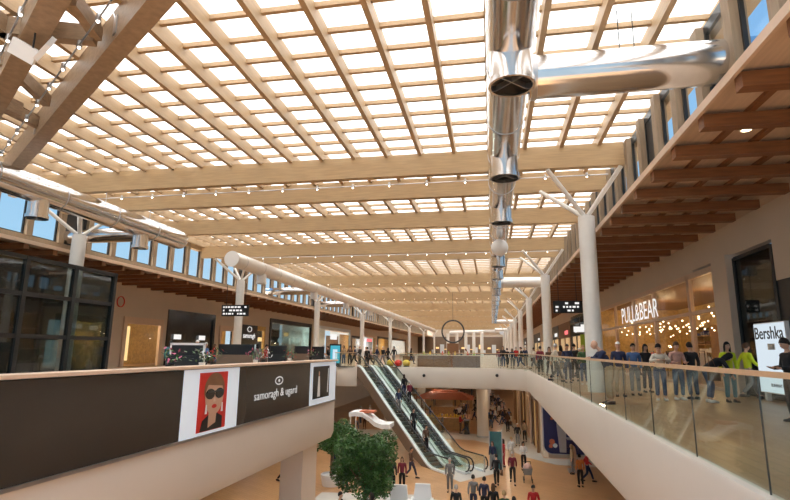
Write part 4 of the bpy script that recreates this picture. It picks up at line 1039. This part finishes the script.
def proto(kind):
    if kind in PROTO: return PROTO[kind]
    J = pose_joints(kind); D = {}
    # body
    S = Sk(); S.chain([(J['pel'],.08)])
    c = S.chain([(J['ab'],.08),(J['ch'],.09),(mix(J['ch'],J['nb'],.55),.08),(J['nb'],.05)], 0); chi = 3
    S.chain([(J['nk'],.046),(mix(J['nk'],J['hd'],.7),.046)], c)
    for s, sx in (('l',-1),('r',1)):
        S.chain([(J['sh'+s],.055),(mix(J['sh'+s],J['el'+s],.5),.046),(J['el'+s],.038),(mix(J['el'+s],J['wr'+s],.5),.036),(J['wr'+s],.024)], chi)
        wr = len(S.n)-1
        w_ = Vector(J['wr'+s]); h = Vector(J['hn'+s]); d = (h-w_).normalized(); sd = d.cross(Vector((0,1,0)) if abs(d.z) > .6 else Vector((0,0,1))).normalized()*1
        acr = Vector((0,1,0)) if abs(d.z) > .6 else Vector((1,0,0))
        acr = (acr-d*acr.dot(d)).normalized()
        pm = w_+d*.055; S.chain([(pm,.030)], wr); pmi = len(S.n)-1
        for k_, ln in enumerate((.062,.072,.066,.05)):
            o_ = acr*(-.027+.018*k_); S.chain([(pm+d*.035+o_,.0095),(pm+d*(.035+ln*.55)+o_*1.1-sd*.008,.0085),(pm+d*(.03+ln)+o_*1.1-sd*.02,.0075)], pmi)
        S.chain([(w_+d*.03-acr*.035,.011),(w_+d*.065-acr*.05,.009)], wr)
        S.chain([(J['hp'+s],.06),(mix(J['hp'+s],J['kn'+s],.5),.058),(J['kn'+s],.048),(mix(J['kn'+s],J['an'+s],.4),.05),(J['an'+s],.034),(J['to'+s],.028)], 0)
    body = S.make(0, 1); hd = J['hd']; pitch = {'bend':-.9,'lean':-.12,'lean2':-.35,'hold':-.3}.get(kind, 0)
    if kind in ('stand','walk','walk2','hold'):
        for v in body.vertices:
            if abs(v.co.x) < .15 and .8 < v.co.z < 1.42 and abs(v.co.y) < .13: v.co.y *= .8
    body = join_meshes(body, head_geo(hd, 0, pitch)); D['body'] = body
    # top
    S = Sk(); hips = mix(J['pel'],J['ab'],-.6)
    S.chain([(hips,.137),(J['ab'],.128),(J['ch'],.14),(mix(J['ch'],J['nb'],.45),.115),(mix(J['ch'],J['nb'],1.03),.060)])
    for s in 'lr':
        S.chain([(J['sh'+s],.068),(mix(J['sh'+s],J['el'+s],.5),.058),(J['el'+s],.052),(mix(J['el'+s],J['wr'+s],.5),.05),(J['wr'+s],.041)], 3)
    D['top'] = S.make(0, 1)
    for v in D['top'].vertices:
        if abs(v.co.x) < .155 and v.co.z < .885: v.co.z = .885+.1*(v.co.z-.885)
    if kind not in ('bend',):
        cy = J['ab'][1]
        for v in D['top'].vertices:
            if abs(v.co.x) < .15 and kind in ('stand','walk','walk2','hold') and abs(v.co.y) < .16: v.co.y *= .88
    S = Sk(); S.chain([(J['pel'],.128),(mix(J['pel'],J['ab'],.55),.118)])
    for s in 'lr':
        S.chain([(J['hp'+s],.108),(mix(J['hp'+s],J['kn'+s],.5),.088),(J['kn'+s],.071),(mix(J['kn'+s],J['an'+s],.45),.068),(mix(J['kn'+s],J['an'+s],.92),.058)], 0)
    D['trousers'] = S.make(0, 1)
    q = MB()
    for s, sx in (('l',-1),('r',1)):
        a = Vector(J['an'+s]); t = Vector(J['to'+s]); d = (t-a); d.z = 0; d = d.normalized(); r_ = d.cross(Vector((0,0,1)))
        for k_, (f0, wd, ht) in enumerate(((-.07,.036,.10),)):
            z0 = a.z-.09; P = []
            for zz, ext in ((z0,1.0),(z0+.035,1.02),(z0+.085,.72)):
                for (u, v) in ((-.075,-.03),(-.075,.03),(.06,.043),(.15,.046),(.19,.02),(.19,-.02),(.15,-.046),(.06,-.043)):
                    uu = u if zz < z0+.05 else min(u, .07); P.append(a+d*uu+r_*v*ext+Vector((0,0,zz-a.z)))
            fs = [tuple(range(8))[::-1], tuple(range(16,24))]
            for l in (0,8):
                for i in range(8): fs.append((l+i, l+(i+1)%8, l+8+(i+1)%8, l+8+i))
            q.add(P, fs)
    D['shoes'] = mesh_from(q, 'shoes')
    for nm, lo in (('hair', -.25), ('long_hair', -1.6), ('cap', .25)):
        q = MB(); n, m = 18, 9; vs = []; fs = []
        for k_ in range(m+1):
            th = PI*.62*k_/m
            for i in range(n):
                a = 2*PI*i/n; x = math.cos(a)*math.sin(th); y = math.sin(a)*math.sin(th); z = math.cos(th)
                fr = max(0, math.sin(a))
                lim = .45*fr-.1 if nm == 'hair' else (.4 if nm == 'cap' else .45*fr-.1)
                zz_ = max(z, lim) if fr > 0 or nm == 'cap' else z
                wob = 1+.05*math.sin(5*a+k_*1.3)+.03*math.sin(9*a+k_); X, Y, Z = x*.088*wob, y*.107*wob-.008, zz_*.132+.010
                if nm == 'long_hair' and z < .2 and fr < .35: Z -= (.2-z)*.30; X *= 1.08
                if nm == 'cap' and fr > .8 and k_ == m: Y += .07
                vs.append((X,Y,Z))
        for k_ in range(m):
            for i in range(n): fs.append((k_*n+i, k_*n+(i+1)%n, (k_+1)*n+(i+1)%n, (k_+1)*n+i))
        q.add(vs, fs); mt = Matrix.Rotation(pitch,3,'X'); q.v = [mt@v+Vector(hd) for v in q.v]; D[nm] = mesh_from(q, nm)
    q = MB(); mt = Matrix.Rotation(pitch,3,'X')
    for sx in (-1,1): q.sph((sx*.030,.083,.018), .0085, 8, 6, (1.3,.6,.8)); q.sph((sx*.031,.087,.040), .010, 6, 4, (1.7,.4,.22))
    q.v = [mt@v+Vector(hd) for v in q.v]; D['eyes'] = mesh_from(q, 'eyes')
    q = MB(); q.sph((0,.090,-.062), .018, 8, 5, (1.1,.5,.28)); q.v = [mt@v+Vector(hd) for v in q.v]; D['mouth'] = mesh_from(q, 'mouth')
    q = MB(); q.box(.20,.34,-.10,.20,.62,.90); q.cyl((.27,-.05,.9),(.16,-.02,1.42),.01,n=6).cyl((.27,.15,.9),(.16,.02,1.42),.01,n=6); D['shoulder_bag'] = mesh_from(q, 'bag')
    for k_, me in D.items():
        me.materials.clear(); me.materials.append(MAT['skin'])
    PROTO[kind] = D; return D
COL = {'black':(.015,.015,.017),'navy':(.02,.03,.08),'grey':(.2,.2,.2),'white':(.75,.73,.70),'red':(.45,.02,.02),'tan':(.42,.30,.18),'pink':(.58,.36,.30),'brown':(.12,.06,.035),
       'green':(.05,.12,.05),'blue':(.06,.14,.32),'orange':(.60,.20,.05),'yellow':(.62,.75,.02),'cream':(.66,.60,.50),'jeans':(.06,.10,.19),'teal':(.03,.2,.25),'maroon':(.2,.02,.04)}
HAIRC = {'dark':(.02,.013,.01),'brown':(.10,.05,.025),'fair':(.42,.28,.13),'grey':(.4,.39,.37),'white':(.75,.75,.73),'black':(.012,.012,.012)}
def person(x, y, z, face, kind, top, bot, hair, label, hs='hair', scale=1.0, bag=False, skin=1.0, group=None, eyes=False):
    D = proto(kind); t = bpy.data.objects.new('person', None); C.objects.link(t); t.location = (x,y,z); t.rotation_euler = (0,0,face); t.scale = (scale,)*3; t.empty_display_size = .2
    tag(t, label, 'person', group)
    def part(key, nm, mat):
        o = bpy.data.objects.new(nm, D[key]); C.objects.link(o); o.parent = t; o.material_slots[0].link = 'OBJECT'; o.material_slots[0].material = mat
        return o
    part('body', 'body', MAT['skin']); part('top', 'top', cmat(COL[top])); part('trousers', 'trousers', cmat(COL[bot])); part('shoes', 'shoes', cmat(COL['white' if bot == 'jeans' else 'black']))
    if hair: part(hs, 'cap' if hs == 'cap' else 'hair', cmat(HAIRC[hair]))
    if eyes: part('eyes','eyes',cmat(HAIRC['dark'])); part('mouth','mouth',cmat(COL['red']))
    if bag: part('shoulder_bag', 'shoulder_bag', cmat(COL['brown']))
    return t
TO = {'up':0, 'l':PI/2, 'dn':PI, 'r':-PI/2}
def rail_pt(px, x): return at(px, 350, x=x)
# right gallery, close to the rail and in front of the shop
p = at(605,408,z=0)
person(3.17, at(607,352,x=3.17).y, 0, PI/2+.1, 'lean', 'navy', 'tan', None, 'balding man in navy jacket and tan trousers leaning on the rail beside the first column', eyes=True, scale=1.045)
RG = [ # px, y depth, z feet, ...
 (618,18.3,'dn','stand','navy','tan','white','cap','person in a white cap and navy top behind the bald leaning man',0),
 (633,19.0,'dn','stand','blue','grey','dark','hair','person with dark hair and blue top right of the one in the white cap',0),
 (645,20.5,'dn','stand','black','black','black','long_hair','person all in black standing before the shop glass under the name sign',1),
 (658,17.3,'dn','lean2','cream','jeans','dark','hair','man in a cream sweater and jeans left of the person in pink',0),
 (676,17.6,'dn','hold','pink','jeans','brown','hair','person in a pink sweater and jeans looking down behind the rail',0),
 (690,17.9,'up','stand','black','navy','dark','hair','person in black seen from behind, right of the pink sweater',0),
 (706,17.0,'r','bend','black','jeans','black','long_hair','person in black bending forward right of the pink sweater',1),
 (727,17.2,'dn','stand','yellow','teal','black','long_hair','worker with long black hair in a yellow vest and teal trousers',0),
 (746,18.6,'r','walk','yellow','grey','brown','hair','worker in a yellow vest walking left of the white lightbox',0),
 (787,12.6,'l','hold','black','black','dark','hair','person in black cut off by the right edge of the picture',0)]
for px, y, f, kd, tp_, bt, hr, hs, lb_, bg_ in RG:
    q = at(px, 352, y=y); person(q.x, y, 0, TO[f]+R.uniform(-.2,.2), kd, tp_, bt, hr, lb_, hs, eyes=True, bag=bool(bg_), scale=1.0 if y < 19 else .98)
used = set()
AVOID = [(-.96,48.3,.9),(-9.5,49,.9),(-8.5,64,.9),(-.9,66,.9),(-.8,84,.9)]+[(XCR,y,.8) for y in yr]
AVOID += [(o.location.x, o.location.y, .95) for o in bpy.data.objects if o.parent is None and o.name.split('.')[0] in ('cafe_booth','flower_table','planter')]
AVB = [(-4.6,52.9,2.9,2.4),(-9.4,57,1.8,1.3),(-5.5,62,1.8,1.3),(-8.8,68,1.8,1.3),(-4,72,1.8,1.3),(-4.5,46.4,3.9,1.1)]
TOPS = ['black','navy','grey','white','red','tan','pink','brown','green','blue','orange','cream','maroon','teal']; BOTS = ['black','navy','grey','jeans','brown','tan']
HR = [('dark','hair','dark-haired'),('brown','long_hair','brown-haired'),('fair','hair','fair-haired'),('grey','hair','grey-haired'),('black','long_hair','black-haired'),('white','cap','white-capped')]
WT = [9,5,4,4,3,2,1,3,1,2,1,2,2,1]
def crowd(spots, where, z, faces=('up','dn','l','r'), kinds=('stand','walk','walk2','hold')):
    for x, y in spots:
        if any((x-a_)**2+(y-b_)**2 < r_*r_ for a_, b_, r_ in AVOID) or any(abs(x-a_) < w_ and abs(y-b_) < h_ for a_, b_, w_, h_ in AVB): continue
        AVOID.append((x,y,.42))
        for _ in range(200):
            a = R.choices(TOPS, WT)[0]; b = R.choice(BOTS[:4] if R.random() < .8 else BOTS); h = R.choice(HR)
            if (a, b, h[2], where) not in used: used.add((a, b, h[2], where)); break
        kd = R.choice(kinds); verb = {'stand':'standing','walk':'walking','walk2':'walking','hold':'standing'}[kd]
        person(x, y, z, TO[R.choice(faces)]+R.uniform(-.4,.4), kd, a, b, h[0], '%s person in %s top and %s%s %s %s' % (h[2], a, b, '' if b == 'jeans' else ' trousers', verb, where), h[1], R.uniform(.92,1.04), bag=R.random() < .3)
def sp(lst, y=None, z=None):  # list of (px, py of feet) on a floor height
    out = []
    for px, py in lst: q = at(px, py, z=z); out.append((q.x, q.y))
    return out
crowd([(at(px,352,y=y).x, y) for px, y in ((555,26),(561,28.5),(567,25.5),(574,27),(583,24.5),(549,31),(540,33.5),(579,30.5))], 'on right gallery between first two columns', 0)
crowd([(at(px,352,y=y).x, y) for px, y in ((503,45.5),(507,46.5),(512,45.4),(516,46.5),(521,45.5),(525,48),(499,50),(531,52),(534,44),(538,47))], 'at bridge rail left of right columns', 0)
crowd([(at(px,352,y=y).x, y) for px, y in ((344,47),(350,46),(355,48),(360,46),(366,45.5),(371,47.5),(377,46),(383,48),(388,47),(394,50),(411,55),(443,52),(452,54),(466,56),(474,53))], 'on bridge by escalator tops', 0)
crowd([(at(px,352,y=y).x, y) for px, y in ((205,25),(214,27),(258,27),(266,30),(290,31),(309,34),(323,38),(328,42),(170,22.5),(197,24))], 'among left gallery cafe booths', 0)
# ground floor, individually placed figures
GF = [(411,478,'walk','brown','navy','dark','hair','r','person in a brown top striding right past the foot of the left escalator'),
 (392,493,'stand','black','black','dark','hair','dn','person all in black standing just right of the round tree'),
 (402,491,'stand','maroon','black','brown','long_hair','dn','person in a maroon top standing close to the one in black by the tree'),
 (450,492,'stand','grey','grey','grey','hair','dn','person in light grey clothes standing right at the escalator foot'),
 (497,487,'walk2','black','black','dark','hair','up','person in black walking in front of the teal panel'),
 (493,470,'stand','navy','grey','brown','long_hair','dn','person in navy standing against the teal panel'),
 (513,484,'walk','maroon','black','grey','hair','dn','person in maroon jacket with grey hair walking down the middle of the floor'),
 (504,467,'stand','red','red','dark','long_hair','l','person dressed all in red right of the teal panel'),
 (512,464,'walk','white','cream','fair','hair','up','person in a white top and cream trousers behind the one in the maroon jacket'),
 (524,470,'hold','white','black','dark','long_hair','dn','person in a white top pushing a grey pram'),
 (518,446,'stand','black','grey','white','cap','dn','person in a white cap and black top by the cream strip'),
 (525,442,'stand','tan','black','dark','hair','up','person in a tan top beside the one in a white cap'),
 (581,487,'stand','orange','black','dark','hair','up','person in an orange jacket under the right gallery edge'),
 (588,482,'walk','red','navy','brown','hair','r','person in a red top just behind the orange jacket'),
 (573,474,'stand','tan','grey','fair','long_hair','l','person in tan by the glass display under the gallery edge'),
 (345,492,'stand','black','jeans','dark','hair','dn','person in black and jeans standing left of the round tree'),
 (335,478,'stand','navy','black','dark','hair','l','person in navy beyond the gallery pier near the small tree'),
 (341,474,'walk','brown','black','brown','hair','l','person in brown walking beside the small tree'),
 (283,482,'walk','navy','black','dark','hair','r','person in navy walking behind the gallery pier at the left')]
for px, py, kd, a, b, h, hs, f, lb_ in GF:
    q = at(px, py, z=ZG); person(q.x, q.y, ZG, TO[f]+R.uniform(-.3,.3), kd, a, b, h, lb_, hs, eyes=True, bag=kd == 'walk2')
HD = [(456,485,'stand','black','black','grey','hair','up','grey haired person in a black coat at the bottom edge below the escalator foot'),
 (473,475,'walk','grey','navy','dark','hair','up','person with a pale grey shirt seen from behind at the bottom edge'),
 (484,477,'stand','navy','black','dark','hair','up','person in a navy coat seen from behind at the bottom edge'),
 (493,484,'stand','black','grey','brown','long_hair','up','long haired person in black right of the navy coat at the bottom edge'),
 (504,491,'walk','green','black','fair','hair','up','fair haired person in green at the very bottom edge'),
 (514,497,'stand','grey','black','dark','hair','up','dark haired person in grey, lowest of the row at the bottom edge'),
 (533,485,'hold','red','black','dark','hair','dn','dark haired person with a bright red top at the bottom edge'),
 (340,492,'stand','black','navy','dark','hair','r','dark haired person in black sitting area below the tree, bottom edge'),
 (372,493,'walk','brown','black','dark','long_hair','l','long haired person in brown below the round tree, bottom edge')]
for px, py, kd, a, b, h, hs, f, lb_ in HD:
    q = at(px, py, z=ZG+1.72); person(q.x, q.y, ZG, TO[f]+R.uniform(-.3,.3), kd, a, b, h, lb_, hs)
# pram
q = at(528,482,z=ZG); pr_ = empty('pram', (q.x,q.y,ZG), 'grey pram pushed across the wooden ground floor', 'pram')
x, y = q.x, q.y
MB().hexa([(x-.2,y-.35,ZG+.45),(x+.2,y-.35,ZG+.45),(x+.2,y+.3,ZG+.45),(x-.2,y+.3,ZG+.45),(x-.26,y-.42,ZG+.8),(x+.26,y-.42,ZG+.8),(x+.26,y+.38,ZG+.8),(x-.26,y+.38,ZG+.8)]).build('basket', cmat(COL['grey']), pr_)
MB().sph((x,y-.12,ZG+.82),.30,14,8,(.85,.95,.8)).build('hood', cmat(COL['pink']), pr_, smooth=True)
MB().cyl((x-.22,y+.35,ZG+.4),(x-.22,y+.6,ZG+1.0),.015).cyl((x+.22,y+.35,ZG+.4),(x+.22,y+.6,ZG+1.0),.015).cyl((x-.22,y+.6,ZG+1.0),(x+.22,y+.6,ZG+1.0),.018).cyl((x-.2,y-.3,ZG+.15),(x-.2,y+.3,ZG+.5),.015).cyl((x+.2,y-.3,ZG+.15),(x+.2,y+.3,ZG+.5),.015).build('frame', 'dark_metal', pr_)
for dx, dy in ((-.24,-.3),(.24,-.3),(-.24,.32),(.24,.32)): MB().cyl((x+dx-.02,y+dy,ZG+.12),(x+dx+.02,y+dy,ZG+.12),.12,n=16).build('wheel','rubber',pr_,smooth=True)
# escalator riders
for E, s, kd, f, a, b, h, hs, lb_ in ((E1,8.0,'stand','dn','black','black','dark','hair','person in black riding the left escalator, lowest rider'),(E1,5.9,'stand','dn','navy','grey','brown','long_hair','person in navy riding the left escalator, middle rider'),
   (E1,9.6,'stand','dn','brown','black','dark','hair','person in brown stepping near the bottom of the left escalator'),
   (E2,4.3,'stand','up','black','navy','dark','long_hair','person in black riding the right escalator, upper rider'),(E2,5.1,'stand','up','maroon','black','grey','hair','person in maroon riding the right escalator just below the upper rider'),
   (E1,.6,'stand','up','black','black','black','hair','person in black at the very top of the left escalator')):
    P_, z_ = E; fl = P_(s,0,z_(s)+.0); person(fl.x, fl.y, fl.z, (math.atan2(-ed.x, ed.y) if f == 'dn' else math.atan2(ed.x, -ed.y)), kd, a, b, h, lb_, hs)
# crowds under the deck
sp1 = []
for i in range(95):
    y = 49+R.random()*30; px = R.uniform(486,531) if i < 75 else R.uniform(458,475)
    q = at(px, 352, y=y); sp1.append((q.x, y))
crowd([s_ for s_ in sp1 if s_[0] < 2.2-(s_[1]-41)*.05+.4], 'in crowd under bridge', ZG)
crowd([(at(px,352,y=y).x, y) for px, y in ((442,50),(449,50.6),(455,56.5),(464,50),(430,57),(422,60),(366,50),(362,53),(371,55),(358,49))], 'around market stalls under bridge', ZG)
# two tall dark menu stands / signs near the crowd
q = at(467,434,z=ZG); t = empty('glass_case', (q.x,q.y,ZG), 'small upright glass display case left of the front cream pillar', 'case')
MB().box(q.x-.25,q.x+.25,q.y-.25,q.y+.25,ZG,ZG+.12).build('base','dark_metal',t); MB().box(q.x-.22,q.x+.22,q.y-.22,q.y+.22,ZG+.12,ZG+1.2).build('glass_box','dark_glass',t); MB().box(q.x-.25,q.x+.25,q.y-.25,q.y+.25,ZG+1.2,ZG+1.26).build('lid','steel_dull',t)
q = at(571,476,z=ZG); x, y = q.x+.35, q.y+1.15; t = empty('glass_case', (x,y,ZG), 'tall glass display case under the right gallery edge beside the orange jacket', 'case')
MB().box(x-.35,x+.35,y-.35,y+.35,ZG,ZG+.15).box(x-.35,x+.35,y-.35,y+.35,ZG+1.95,ZG+2.0).build('frame','steel_dull',t); MB().box(x-.32,x+.32,y-.32,y+.32,ZG+.15,ZG+1.95).build('glass_box','shop_glass',t); MB().sph((x,y,ZG+1.0),.2,12,8,(1,1,3)).build('mannequin_form','tan' if 'tan' in MAT else 'edge_trim',t,smooth=True)

for o in bpy.data.objects:
    if '_o' in o: del o['_o']
